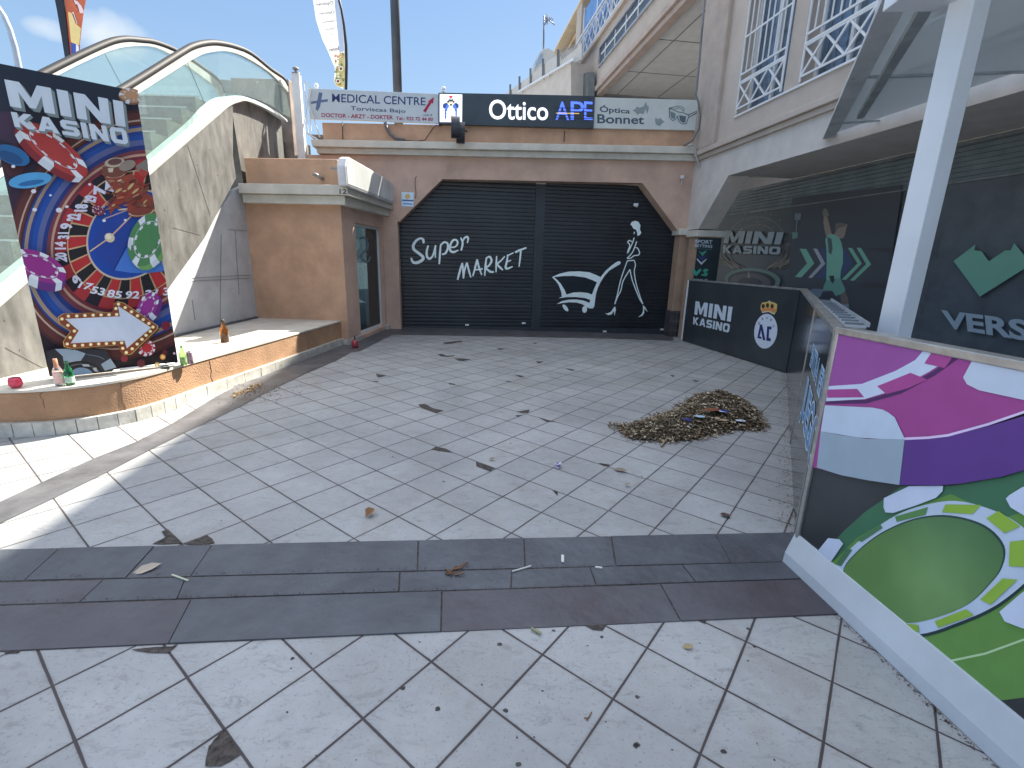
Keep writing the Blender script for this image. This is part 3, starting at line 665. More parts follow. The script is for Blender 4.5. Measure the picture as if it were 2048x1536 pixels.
ar.poly(q([(835, 1368), (870, 1375), (920, 1350), (960, 1290), (978, 1275), (990, 1320), (968, 1412), (965, 1340), (925, 1390), (880, 1398)]), LET)
ar.poly(q([(1300, 1425), (1345, 1390), (1368, 1340), (1365, 1255), (1400, 1290), (1436, 1360), (1385, 1305), (1385, 1370), (1355, 1410)]), LET)
ar.build('shopper_drawing', None, shut)
# floodlight on the lintel, wall stickers and loose cable
u, zz = S.uz(1268, 411)
fl_ = thing('spotlight', 'tiny white spotlight at the top right of the black shutter', 'light')
mb = MB(); mb.tube([S.p(u + .02, zz, 0.02), S.p(u + .02, zz, .10)], .016); mb.tube([S.p(u - .05, zz + .01, .10), S.p(u + .05, zz - .01, .12)], [.03, .055], 12); mb.build('lamp_head', white_m, fl_, smooth=True)
ar = Art(W, 0.006, gain=1.2); ar.poly([(803, 384), (827.5, 385), (827, 413.5), (803.5, 412.5)], (190, 210, 225)); ar.ell(815, 393, 5, 5, 0, (200, 165, 90)); ar.poly([(804, 399), (827, 400), (827, 403), (804, 402)], (60, 90, 150)); ar.poly([(806, 406), (825, 407), (825, 409.5), (806, 408.5)], (90, 130, 190))
mb = ar.mb; mb.ext(W, [(803, 384), (827.5, 385), (827, 413.5), (803.5, 412.5)], 0.0, 0.0055, col=(.5, .55, .6)); mb.build('wall_notice', print_mat(), None, label='small blue and white notice with an orange emblem left of the arch', cat='notice')
mb = MB(); mb.tube([W.px(*p, .012) for p in ((833, 353), (830.5, 356), (830, 370), (832, 385), (831, 397))], .006, 6); mb.build('cable', mat('cable_dark', (0.05, .05, .05), .6), None, smooth=True, label='short thin cable end hanging above the small blue notice', cat='cable')

# ================================================================== SIGNS ON THE PARAPET
def sign_board(name, label, quad, o, depth, m, art_fn, gain=1.0, rim=None, cat='sign'):
    t = thing(name, label, cat); q_ = uzp(W.off(o), [p for p in quad])
    q_ = [W.off(o).uz(*p) for p in quad]; P = W.off(o)
    mb = MB(); mb.ext(P, q_, -depth, 0.0, False); mb.build('panel', m, t, bevel=0.006)
    ar = Art(P, 0.0012, gain=gain); art_fn(ar); ar.build('lettering', None, t)
    return t, P
def med(ar):
    NAVY, RED = (38, 50, 96), (140, 30, 62)
    ar.poly([(638, 184), (645, 186), (640, 214), (635, 222), (631, 218)], (82, 96, 128)); ar.poly([(622, 203), (655, 198), (656, 203), (622, 208)], (82, 96, 128))
    ar.text('MEDICAL CENTRE', [(664, 187), (851, 195), (851, 211), (664, 204)], NAVY, 0.008)
    ar.text('Torviscas Bajo', [(701, 212), (811, 219), (811, 228), (701, 223)], (60, 72, 100), 0.01)
    ar.text('DOCTOR - ARZT - DOKTER', [(643, 226), (786, 231), (786, 239), (643, 234)], RED, 0.02)
    ar.text('Tel.: 922 72 44 80', [(792, 233), (866, 235), (866, 242), (792, 240)], RED, 0.02)
    ar.poly([(846, 222), (858, 204), (856, 203), (868, 194), (866, 207), (863, 206), (851, 225)], (150, 25, 55)); ar.text('Local 18', [(847, 228), (864, 228), (864, 232), (847, 231)], (50, 60, 80), 0.01)
sign_board('medical_sign', 'long pale grey sign with a red arrow reading MEDICAL CENTRE', [(615, 176), (877, 187.5), (877, 247), (621, 238)], 0.06, 0.05, mat('sign_grey', (0.50, .56, .60), .45, var=.04), med, 1.25)
def led(ar):
    ar.poly([(879.5, 188), (924.5, 189), (924, 244.5), (879.5, 244)], (236, 240, 250))
    for i in range(9): y = 190 + i * 6; ar.poly([(880, y), (924, y + .8), (924, y + 2.6), (880, y + 2)], (196, 200, 214))
    B1, B2, K = (60, 90, 180), (70, 110, 220), (34, 40, 58)
    ar.ell(891.5, 212, 6, 6, 0, (44, 58, 110)); ar.ell(911.5, 212, 6, 6, 0, (44, 58, 110)); ar.ell(901.5, 206, 8.2, 6.5, 0, K)
    ar.ell(902, 222, 12, 17, 0, B2, 180, 360, 0.62); ar.poly([(889.5, 219), (892.8, 219), (892.6, 238), (889.8, 238)], B1); ar.poly([(910.8, 219), (914, 219), (913.6, 234), (911, 234)], B1)
    ar.poly([(896, 222), (908, 222), (908, 240), (896, 240)], (240, 200, 195)); ar.ell(901.8, 208.5, 5.4, 3.6, 0, (232, 222, 190)); ar.ell(902, 209.5, 2.2, 2, 0, (60, 45, 30))
    for x in (896, 900, 904, 908): ar.ell(x, 204.5 if x in (900, 904) else 206.5, 1.3, 1.8, 0, (235, 215, 190), n=10)
    ar.poly([(897, 192), (906, 192), (903, 197), (900, 197)], (190, 50, 60)); ar.poly([(897, 197), (902, 199.5), (907, 197), (905, 201), (899, 201)], (40, 110, 80))
    ar.text('Ottico', [(978, 199), (1096, 203), (1096, 241), (978, 239)], (245, 246, 255), 0.012)
    ar.k += 1
    for x0, s_ in ((1111, 'A'), (1141, 'P'), (1168, 'E')): ar.text(s_, [(x0, 203), (x0 + (27 if s_ != 'E' else 17), 204), (x0 + (27 if s_ != 'E' else 17), 240.5), (x0, 239.5)], (86, 120, 250), 0.004)
    for y in (216, 223, 230.5, 236): ar.line([(1108, y), (1187, y + 1)], 1.6, (26, 32, 44))
    ar.line([(1112, 226.5), (1158, 227.5)], 1.6, (200, 170, 80))
t_led, P_led = sign_board('led_sign', 'long black illuminated sign reading Ottico with blue letters at its right end', [(877, 185), (1190, 191.5), (1187, 257), (877, 248)], 0.10, 0.13, mat('led_black', (0.045, .06, .075), .35, var=.08), led, 1.0)
for c_ in t_led.children:
    if c_.name.startswith('lettering'): c_.data.materials[0] = emis_mat('led_lit', 0.32)
def opt(ar):
    D = (62, 82, 96); G = (120, 135, 140); q = loc(1180, 190, 9.31)
    ar.text('Óptica', [*q([(180, 175), (745, 235)]), *q([(745, 375), (180, 350)])], D, 0.022)
    ar.text('Bonnet', [*q([(135, 355), (1010, 385)]), *q([(1005, 545), (135, 528)])], D, 0.02)
    for pts in ([(785, 285), (830, 270), (880, 215), (920, 240), (1000, 210), (1040, 120), (1060, 190), (1100, 225), (1070, 350), (1030, 260), (1000, 350), (930, 340), (875, 370), (850, 320)], [(1215, 420), (1270, 455), (1310, 425), (1350, 470), (1395, 500), (1350, 520), (1300, 580), (1230, 550), (1210, 500)]): ar.poly(q(pts), (128, 140, 140))
    for pts in ([(1480, 245), (1640, 205), (1700, 210), (1760, 260), (1745, 305), (1700, 250), (1650, 235), (1590, 265)], [(1840, 370), (1990, 300), (2025, 305), (2010, 385), (1995, 330), (1840, 420)]): ar.line(q(pts), 1.1, D, True)
    ar.line(q([(1475, 250), (1480, 420), (1540, 480), (1600, 450), (1620, 390), (1660, 500), (1710, 540), (1790, 535), (1840, 400), (1830, 370), (1720, 325), (1650, 320), (1600, 300)]), 1.3, D, True)
    ar.poly(q([(1495, 300), (1590, 345), (1585, 440), (1550, 450), (1500, 410)]), (105, 125, 130)); ar.poly(q([(1660, 375), (1785, 400), (1775, 510), (1720, 515), (1670, 470)]), (80, 98, 108))
sign_board('optician_sign', 'pale green optician sign with drawn sunglasses, rightmost on the parapet', [(1189, 194.5), (1397, 200), (1397, 261), (1187, 256.5)], 0.05, 0.05, mat('sign_pale', (0.58, .62, .60), .45, var=.04), opt, 1.2)
# railing finials seen over the signs
for x, y, lb in ((887, 183, 'small pale finial standing over the left end of the black illuminated sign'), (633, 177, 'small pale finial at the left end of the grey medical sign')):
    b_ = W.px(x, y + 4, -.02); mb = MB(); mb.lathe(b_ - Vector((0, 0, .05)), [(.02, 0), (.02, .06), (.05, .07), (.02, .09), (.045, .13), (.045, .15), (.01, .18)], 12); mb.build('finial', white_m, None, smooth=True, label=lb, cat='finial')
# projecting round sign (two dark discs with pale rims)
rs = thing('projecting_sign', 'black double round sign seen edge-on, projecting below the illuminated sign', 'sign')
for (x0, x1, y0, y1, o) in ((905, 917, 233, 277, .62), (914, 928, 244, 287, .42)):
    c0 = W.px((x0 + x1) / 2, (y0 + y1) / 2, o); r_ = (W.off(o).uz(x0, y0)[1] - W.off(o).uz(x0, y1)[1]) / 2
    ax = (W.p(1, 0, 0) - W.p(0, 0, 0)).normalized(); th_ = .085
    mb = MB(); n = 28; a_ = c0 - ax * th_; b_ = c0 + ax * th_; nn = Vector((W.n.x, W.n.y, 0))
    ring = lambda c, r: [c + nn * r * math.cos(6.283 * k / n) * .9 + Vector((0, 0, 1)) * r * math.sin(6.283 * k / n) for k in range(n)]
    mb.prism(ring(a_, r_), ring(b_, r_)); d1 = mb.build('disc', mat('disc_black', (0.03, .035, .045), .35), rs)
    mb = MB()
    for cc in (a_ - ax * .004, b_ + ax * .004):
        A_, B_ = ring(cc, r_ * 1.03), ring(cc, r_ * .86); mb.add(A_ + B_, [(i, (i + 1) % n, n + (i + 1) % n, n + i) for i in range(n)])
    mb.build('rim', white_m, d1)
mb = MB(); mb.tube([W.px(932, 262, 0.0), W.px(922, 262, .4)], .02); mb.build('bracket', mat('disc_black', 0), rs)
# hose and cables on the parapet
mb = MB(); mb.tube([W.px(*p, .05) for p in ((770, 245), (773, 256), (780, 268), (792, 277), (810, 281))], .032, 8); mb.build('hose', mat('hose_grey', (.12, .12, .13), .5), None, smooth=True, label='thick dark grey hose drooping from under the medical sign', cat='hose')
mb = MB(); mb.tube([W.px(*p, .05) for p in ((810, 281), (835, 282.5), (850, 280), (858, 268), (866, 256), (873, 250), (880, 252), (886, 248))], .010, 6); mb.build('cable', mat('cable_red', (.12, .06, .05), .6), None, smooth=True, label='thin brown cable looping between the hose and the black sign', cat='cable')
mb = MB(); mb.tube([W.px(*p, .04) for p in ((1129, 262), (1128.5, 275), (1128, 284))], .008, 6); mb.build('cable', mat('cable_dark', 0), None, smooth=True, label='thin dark cable hanging below the black illuminated sign', cat='cable')
mb = MB(); mb.tube([W.px(*p, .04) for p in ((684.5, 244), (685, 262), (686, 278))], .010, 6); mb.build('cable', mat('cable_dark', 0), None, smooth=True, label='short dark cable on the lit parapet below the medical sign', cat='cable')
cond = thing('conduit', 'grey conduit pipe running down the corner column and round the cornice end', 'pipe')
mb = MB(); mb.tube([W.px(*p, .26) for p in ((1409, 0), (1404, 60), (1399, 120), (1393, 182), (1392, 190), (1397, 205), (1400, 230), (1397, 258), (1385, 280), (1368, 291))], .022, 8); mb.build('upper_cable', mat('cond_dark', (.16, .17, .19), .5), cond, smooth=True)
mb = MB(); mb.tube([W.px(*p, .28) for p in ((1376, 291), (1386, 289), (1390, 294), (1391, 310), (1397, 325), (1402, 340), (1400, 355), (1398, 368))], .022, 8); mb.build('lower_pipe', mat('cond_grey', (.42, .42, .42), .5), cond, smooth=True)
mb = MB(); c0 = W.px(1364, 356, .05); mb.tube([c0 + Vector((0, 0, .05)), c0 - Vector((0, 0, .02))], .045, 12); mb.tube([c0, c0 - Vector((0, -.0, .15))], .008, 6); mb.build('sensor', white_m, None, smooth=True, label='small white sensor on the wall above the right arch corner', cat='sensor')

# ================================================================== KIOSK
ki = thing('kiosk', 'orange rendered corner shop with a glass door and cream cornice numbered 12', 'building')
zb = -0.05
def foot(lo_f, hi_f, z0, z1, mb, bulge):
    pass
def ring_of(o):
    """plan outline of the kiosk pushed out by o: front left, corner, back"""
    a = KF.p(-.02, 0, o); b_ = KF.p((Vector(KB) - Vector(KA)).length, 0, o); c_ = KS.p((Vector(KC) - Vector(KB)).length, 0, o)
    # corner intersection
    p1, d1 = Vector((a.x, a.y)), KF.d; p2, d2 = Vector((c_.x, c_.y)), KS.d
    den = d1.x * d2.y - d1.y * d2.x; t = ((p2.x - p1.x) * d2.y - (p2.y - p1.y) * d2.x) / den
    cn = p1 + d1 * t
    return [Vector((a.x, a.y)), cn, Vector((c_.x, c_.y)), Vector((KA[0], c_.y))]
def blockz(mb, o, z0, z1, o2=None):
    a = ring_of(o); b_ = ring_of(o if o2 is None else o2); mb.prism([Vector((v.x, v.y, z0)) for v in a], [Vector((v.x, v.y, z1)) for v in b_])
LS = (Vector(KC) - Vector(KB)).length; LF = (Vector(KB) - Vector(KA)).length
dz0, dz1 = KS.uz(713, 434)[1] - 0.0, 0.14
du0, du1 = KS.uz(722, 672)[0], KS.uz(771, 655)[0]
mb = MB(); mb.box(KF, -.12, LF, zb, 2.5, -0.25, 0.0)
ke = mb.build('wall', stucco, ki)
mb = MB(); mb.box(KS, 0.004, du0, zb, 2.5, -0.25, 0.004); mb.box(KS, du1, LS, zb, 2.5, -0.25, 0.004); mb.box(KS, du0, du1, 2.22, 2.5, -0.25, 0.004); mb.box(KS, du0, du1, zb, .10, -0.25, 0.004)
mb.build('side_wall', stucco2, ki)
mb = MB(); mb.box(KS, du1 + .35, LS + .0, zb, 2.45, -0.2, 0.06); mb.build('pilaster', stucco2, ki, bevel=.01)
mb = MB(); blockz(mb, 0.15, 2.46, 2.60, 0.15); mb.build('lower_cornice', creamc, ki, bevel=0.01)
mb = MB(); blockz(mb, 0.24, 2.603, 2.76); mb.build('upper_cornice', creamc, ki, bevel=0.01)
mb = MB(); blockz(mb, -0.01, 2.763, 3.20); mb.build('parapet', stucco, ki, bevel=.015)
for a_, b_, c_, d_ in ((KF, LF - .6, LF, .02), (KS, 0, du0, .025), (KS, du1, LS, .08)): mb = MB(); mb.box(a_, b_, c_, zb, .125, 0, d_); mb.build('skirting', grey_trim, ki, bevel=.003)
zm = 2.22
mb = MB(); fo = -0.10
for a, b_, z0, z1 in ((du0, du0 + .045, .10, zm), (du1 - .05, du1, .10, zm), (du0, du1, .10, .16), (du0, du1, zm - .05, zm)): mb.box(KS, a, b_, z0, z1, fo - .03, fo + .03)
dr = mb.build('door', white_m, ki, bevel=.004)
mb = MB(); mb.box(KS, du0 + .045, du1 - .05, .16, zm - .05, fo - .008, fo + .004); mb.build('pane', glass_mat('door_glass', (0.30, .38, .40), 0.05), dr)
ar = Art(KS, fo + .007, gain=1.1)
q = loc(690, 400, 5.12); P, T = smooth_path(q([(150, 400), (190, 385), (230, 430), (225, 500), (160, 570), (190, 620), (240, 625), (258, 580)]), [4.2] * 8, 4)
ar.line([tuple(v) for v in P], 1, (92, 118, 128), taper=T); ar.build('painted_mark', None, dr)
# a dim interior behind the glass
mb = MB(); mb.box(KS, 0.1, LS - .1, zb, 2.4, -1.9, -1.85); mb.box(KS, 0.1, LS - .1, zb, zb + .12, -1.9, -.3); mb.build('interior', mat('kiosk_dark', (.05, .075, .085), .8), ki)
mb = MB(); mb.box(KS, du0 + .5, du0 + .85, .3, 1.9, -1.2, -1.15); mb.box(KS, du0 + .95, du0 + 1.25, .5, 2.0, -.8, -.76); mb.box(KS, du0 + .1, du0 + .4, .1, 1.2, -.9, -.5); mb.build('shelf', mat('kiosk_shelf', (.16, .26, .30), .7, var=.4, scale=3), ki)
ar = Art(KF, 0.2405, gain=1.0); ar.text('12', [(679, 378), (693, 378), (693, 388), (679, 388)], (50, 62, 76), 0.02); ar.build('number', None, ki)
mb = MB(); a = KF.px(645, 357, 0.0); mb.tube([a, KF.px(628, 348, .34)], .032, 12); mb.build('drain_pipe', mat('pipe_steel', (.35, .34, .32), .5, metal=.3), ki, smooth=True)
# lit sign cabinet over the door
SG = KS.off(0.30); sgn = thing('light_box_sign', 'blank white light box sign with rounded corners over the kiosk door', 'sign')
qq = [SG.uz(*p) for p in ((690, 332), (693, 316), (699, 314), (741, 338), (783, 364), (788, 373), (788.5, 409), (693, 372))]
mb = MB(); mb.ext(SG, qq, -.14, 0.0, False); mb.build('cabinet', mat('cab_grey', (.55, .55, .57), .4), sgn, bevel=.02)
cu_ = sum(v[0] for v in qq) / 8; cz_ = sum(v[1] for v in qq) / 8
inn = [(cu_ + (u - cu_) * .955, cz_ + (z - cz_) * .86) for u, z in qq]
mb = MB(); mb.ext(SG, inn, 0.0, .008, False); mb.build('face', mat('sign_face', (.55, .58, .58), .25, var=.12, scale=1.5, stretch=(1, 1, .2)), sgn)
for u in (qq[0][0] + .15, qq[6][0] - .3): mb = MB(); mb.beam(SG.p(u, 3.0, -.14), SG.p(u, 3.0, -.30), .03, .03); mb.build('bracket', mat('pipe_steel', 0), sgn)

# ================================================================== APARTMENT BUILDING on the right, running past the passage
ap = thing('apartment_building', 'tall beige apartment building on the right with barred windows and a white balcony rail', 'building')
uC = RW.uz(1440, 420)[0]
ZC, ZL, ZB = 4.04, 3.85, 3.36
w1 = (RW.uz(1472.7, 232.7)[0], RW.uz(1566.5, 184)[0]); w2 = (RW.uz(1601.6, 159)[0], 0); w2 = (w2[0], w2[0] + (w1[1] - w1[0]) * 1.02)
pitch_w = w2[0] - w1[0]; wins = [w1, w2] + [(w2[0] + pitch_w * k + .5, w2[1] + pitch_w * k + .5) for k in (1, 2, 3)]
WZ0, WZ1 = 4.43, 6.7
mb = MB(); ue = 13.5
edges = [0.0] + [v for w_ in wins for v in w_] + [ue]
mb.box(RW, 0.0, ue, ZC, WZ0, -0.3, 0.0); mb.box(RW, 0.0, ue, WZ1, 7.7, -0.3, 0.0)
for i in range(0, len(edges), 2): mb.box(RW, edges[i], edges[i + 1], WZ0 + .001, WZ1 - .001, -0.3, 0.0)
mb.box(RW, 0.0, ue, 7.701, 9.38, -9, -0.001)
mb.build('upper_wall', beige, ap)
mb = MB(); mb.box(RW, -0.10, uC - .45, ZC + .0, 7.7, -0.35, 0.10); mb.build('corner_column', mat('column_beige', (0.43, 0.36, 0.31), .9, var=.07, bump=.4, dirt=.15), ap, bevel=.03)
mb = MB(); mb.box(RW, 0.0, ue, ZL + .09, ZC, -0.2, 0.12); mb.box(RW, 0.0, ue, ZL, ZL + .088, -0.2, 0.06); mb.build('cornice', beige, ap, bevel=.01)
mb = MB(); mb.box(RW, wins[0][0] - .04, ue, WZ0 - .035, WZ0 - .002, -.1, .03); mb.build('window_sill', white_m, ap)
# lintel with chamfered corner down to the capital
ch = uzp(RW, [(1457, 351), (1397, 455)]); pe = RW.p(ch[1][0] + .02, 0, 0); PE = Pl((pe.x, pe.y), (pe.x - RW.n.x, pe.y - RW.n.y)); we = PE.uz(1434, 460)[0]
mb = MB(); mb.ext(RW, [(0, ch[1][1] - .03), (ch[1][0], ch[1][1] - .03), (ch[0][0], ZB), (ue, ZB), (ue, ZL - .001), (0, ZL - .001)], -we, 0.0, False)
mb.box(RW, ch[0][0] + .02, ue, ZB + .002, ZB + .15, -1.5, -we - .001)
mb.build('lintel', mat('lintel_beige', (0.60, .56, .52), .9, var=.06, bump=.4, dirt=.12), ap)
ec = RW.uz(1397, 455)[0]; pe = RW.p(ec + .02, 0, 0); PE = Pl((pe.x, pe.y), (pe.x - RW.n.x, pe.y - RW.n.y))
we = PE.uz(1440, 500)[0]; cz0, cz1 = PE.uz(1448, 475)[1], PE.uz(1448, 462)[1]
mb = MB(); mb.box(PE, -.05, we + .06, cz0, cz1, -.45, .05); mb.build('capital', creamc, ap, bevel=.012)
mb = MB(); mb.box(PE, 0.0, we, -.3, cz0 - .001, -.40, .0); mb.build('pillar', mat('pillar_tan', 0), ap)
# windows: frame, pane, curtain and white grille
def window(u0, u1, first=False):
    f = MB()
    for a, b_, z0, z1 in ((u0, u0 + .05, WZ0, WZ1), (u1 - .05, u1, WZ0, WZ1), (u0, u1, WZ0, WZ0 + .05), (u0, u1, WZ1 - .05, WZ1), ((u0 + u1) / 2 - .03, (u0 + u1) / 2 + .03, WZ0, WZ1)): f.box(RW, a, b_, z0, z1, -.26, -.2)
    fo_ = f.build('window', white_m, ap)
    g = MB(); g.box(RW, u0 + .05, u1 - .05, WZ0 + .05, WZ1 - .05, -.245, -.235); g.build('pane', glass_mat('win_glass', (.75, .85, .95), .10), fo_)
    c = MB(); nn = 14
    for k in range(nn):
        a = u0 + (u1 - u0) * k / nn
        if k in (6, 7): continue
        c.box(RW, a, a + (u1 - u0) / nn, WZ0, WZ1, -.30 - .03 * (k % 2), -.29 - .03 * (k % 2))
    c.build('curtain', mat('curtain', (.24, .30, .38), .8, var=.25, scale=2), fo_)
    b = MB(); br = .024; o_ = .035; zr = [WZ0 + .10, WZ0 + .52, WZ0 + .68, WZ0 + 1.30]
    for z_ in zr: b.beam(RW.p(u0 + .03, z_, o_), RW.p(u1 - .03, z_, o_), .02, .03)
    b.beam(RW.p(u0 + .03, zr[1] + .03, o_), RW.p(u1 - .03, zr[1] + .03, o_), .03, .03)
    for u_ in (u0 + .03, u1 - .03): b.beam(RW.p(u_, WZ0 + .03, o_), RW.p(u_, WZ1, o_), .025, .025)
    nb = 8
    for k in range(1, nb): b.beam(RW.p(u0 + .03 + (u1 - u0 - .06) * k / nb, zr[2], o_ + .003), RW.p(u0 + .03 + (u1 - u0 - .06) * k / nb, WZ1, o_ + .003), .018, .018)
    nx = 2 if first else 2
    nx = 3
    for k in range(nx):
        a, c_ = u0 + .03 + (u1 - u0 - .06) * k / nx, u0 + .03 + (u1 - u0 - .06) * (k + 1) / nx
        b.beam(RW.p(a, zr[0], o_ + .004), RW.p(c_, zr[1], o_ + .004), .02, .03); b.beam(RW.p(a, zr[1], o_ - .004), RW.p(c_, zr[0], o_ - .004), .02, .03)
    b.build('grille', white_m, fo_)
for i, (a, b_) in enumerate(wins[:4]): window(a, b_)
mb = MB(); mb.box(RW, .3, ue, ZB + .2, 7.7, -9, -.45); mb.build('inner_wall', mat('room_dark', (.10, .12, .15), .9), ap)
# passage and wing
pas = RW.uz(1190.5, 189)[0]
mb = MB(); mb.box(RW, -24, -.001, 7.7, 9.38, -9, 0.0); mb.build('wing_wall', beige, ap)
mb = MB(); mb.box(RW, -24, -8.3, 3.8, 7.699, -9, -.02); mb.build('passage_end', beige, ap)
mb = MB(); mb.box(RW, -24, 0, 7.70, 7.86, -.02, .09); mb.box(RW, -24, 0, 7.56, 7.70, -.25, .0); mb.build('beam', mat('beam_pinkish', (.46, .37, .32), .9, var=.08, bump=.3), ap, bevel=.012)
mb = MB(); 
for k in range(4): mb.box(RW, -8.3, 0, 7.660, 7.668, -.8 - k * 1.6, -.78 - k * 1.6)
for k in range(3): mb.box(RW, -6 + k * 2.4, -5.98 + k * 2.4, 7.660, 7.668, -6, -.25)
mb.build('ceiling_joint', mat('joint_grey', (.2, .19, .18), .9), ap)
mb = MB(); mb.box(RW, -8.3, 0, 7.67, 7.69, -8, -.26); mb.build('passage_ceiling', mat('ceil_panel', (.62, .62, .61), .8, var=.05), ap)
rsh = MB(); P0 = RW.p(-8.28, 0, 0); RS = Pl((P0.x, P0.y), (P0.x + math.cos(R(8)), P0.y + math.sin(R(8))))
z = 4.0
while z < 7.65:
    for zz0, zz1, oo0, oo1 in ((z, z + .07, .02, .045), (z + .07, z + .10, .045, .02)):
        rsh.add([RS.p(.15, zz0, oo0), RS.p(8.5, zz0, oo0), RS.p(8.5, zz1, oo1), RS.p(.15, zz1, oo1)], [(0, 1, 2, 3)])
    z += .10
rsh.build('grey_shutter', mat('shutter_grey', (.22, .22, .225), .5, var=.1), ap)
mb = MB(); mb.box(RW, -8.3, .3, 3.8, 7.69, -6.2, -6.0); mb.build('passage_wall', beige, ap)
# louvred opening in the fascia
lv = [RW.uz(1202, 97), RW.uz(1206, 129)]; lu = lv[0][0]; l0, l1 = RW.uz(1202, 129)[1], RW.uz(1202, 97)[1]
mb = MB(); mb.box(RW, lu, -.3, l0, l1, 0, .012); lo = mb.build('louvre_window', mat('louvre_dark', (.07, .085, .11), .4, var=.2), ap)
mb = MB()
for a, b_ in ((l0 - .06, l0), (l1, l1 + .05)): mb.box(RW, lu - .05, -.25, a, b_, 0, .07)
mb.box(RW, lu - .05, lu, l0, l1, 0, .07); mb.build('frame', mat('frame_grey', (.35, .37, .40), .5), lo)
mb = MB(); mb.box(RW, lu + .2, -.3, (l0 + l1) / 2, (l0 + l1) / 2 + .05, .012, .04)
for k in range(8): mb.box(RW, lu + .6 + k, lu + .64 + k, l0 + .05, l1 - .05, .012, .035)
mb.build('bar', white_m, lo)
# balcony slab, rail, glazing, eave
mb = MB(); mb.box(RW, -24, ue, 9.381, 9.52, -9, .12); mb.build('balcony_slab', beige, ap, bevel=.01)
uR0 = RW.uz(1147.6, 142)[0]
mb = MB(); zr0, zr1 = 9.60, 10.45
for z_, h_ in ((zr0, .04), (zr1, .06), (zr1 - .16, .03)): mb.beam(RW.p(uR0, z_, .05), RW.p(ue, z_, .05), .05, h_)
u_ = uR0
k = 0
while u_ < 2:
    mb.beam(RW.p(u_, 9.52, .05), RW.p(u_, zr1, .05), .035, .035)
    for j in range(3):
        a, b_ = u_ + j * .55, u_ + (j + 1) * .55
        mb.beam(RW.p(a, zr0, .06), RW.p(b_, zr1 - .16, .06), .02, .035); mb.beam(RW.p(a, zr1 - .16, .04), RW.p(b_, zr0, .04), .02, .035)
    u_ += 1.65
mb.build('balcony_rail', white_m, ap)
mb = MB(); mb.box(RW, -24, ue, 9.53, 11.8, -9, -1.0); mb.build('top_storey', beige, ap)
for k in range(9): mb = MB(); mb.box(RW, uR0 + .9 + k * 1.9, uR0 + 2.72 + k * 1.9, 9.6, 11.5, -.14, -.12); mb.build('balcony_glass', mat('blue_glass', (.10, .25, .55), .08, var=.25, scale=.5), ap)
for k in range(10): mb = MB(); mb.box(RW, uR0 + .82 + k * 1.9, uR0 + .9 + k * 1.9, 9.52, 11.6, -.17, -.09); mb.build('mullion', white_m, ap)
mb = MB(); mb.box(RW, uR0 - .05, uR0 + .75, 9.53, 11.9, -1, -.02); mb.build('end_pier', beige, ap)
mb = MB(); mb.ext(RW, [(-24, 11.9), (ue, 11.9), (ue, 12.0), (-24, 12.0)], -9, .03, False); mb.build('eave', mat('eave_cream', (.66, .56, .40), .8, var=.05), ap)
mb = MB(); mb.box(RW, -24, ue, 12.001, 12.12, -9, -.12); mb.box(RW, -24, ue, 11.62, 11.80, -.999, -.45); mb.build('roof_edge', mat('eave_warm', (.62, .46, .30), .8, var=.08), ap)

# --- storefront posters in the recess
stf = thing('betting_shopfront', 'dark betting shop window under the right building, printed with MINI KASINO, a footballer and VERSUS', 'shop front')
zt = 2.83
mb = MB(); mb.box(SF, -1.6, 14, -.3, zt, -.06, 0.0); mb.build('backing', mat('vinyl_black_hazed', (.13, .15, .17), .4, var=.12), stf)  # black vinyl, its colour lifted to carry the lens flare haze
mb = MB(); z = zt
while z < ZB - .01:
    for z0, z1, a, b_ in ((z, z + .05, .012, .03), (z + .05, z + .066, .03, .012)): mb.add([SF.p(-1.6, z0, a), SF.p(14, z0, a), SF.p(14, z1, b_), SF.p(-1.6, z1, b_)], [(0, 1, 2, 3)])
    z += .066
mb.build('slatted_header', mat('header_dark', (.18, .22, .235), .45, var=.12), stf)
mb = MB(); mb.box(SF, .2, 14, zt - .015, zt + .002, 0, .045); mb.box(SF, .2, 14, ZB - .06, ZB - .03, 0.03, .06); mb.build('trim', mat('trim_metal', (.32, .34, .35), .4, metal=.5), stf)
ar = Art(SF, 0.002, gain=1.45)  # print colours are lifted by the same veiling haze
def qf(ox, oy, s_): return lambda P: [(ox + x / s_, oy + y / s_) for x, y in P]
q = qf(1340, 440, 5.689)
ar.poly([(1400, 412), (1590, 405), (1588, 600), (1400, 600)], (72, 76, 78))
for k, c_ in enumerate(((88, 92, 90), (96, 92, 84), (80, 84, 84))): ar.ell(1513, 490, 62 - k * 14, 58 - k * 16, 0, c_, 190, 350, .95)
rnd = random.Random(3)
for k in range(46):
    a_ = rnd.uniform(0, 3.14); r_ = rnd.uniform(46, 74); ar.ell(1513 + r_ * math.cos(a_ + 3.14) * 1.05, 500 + r_ * math.sin(a_ + 3.14) * 1.1, rnd.uniform(.5, 1.3), rnd.uniform(.5, 1.3), 0, (140, 140, 125), n=8)
for k in range(34):
    sgn = -1 if k % 2 else 1; a_ = rnd.uniform(18, 75); x0 = 1513 + sgn * rnd.uniform(22, 50); ln = rnd.uniform(22, 50)
    ar.line([(x0, 536 + rnd.uniform(-3, 3)), (x0 + sgn * ln * .5, 533 - ln * .14 * a_ / 30), (x0 + sgn * ln, 530 - ln * math.tan(R(a_)) * .55)], 1.2, rnd.choice([(118, 108, 96), (104, 98, 90), (128, 118, 104)]), taper=[2.2, 1.4, .4])
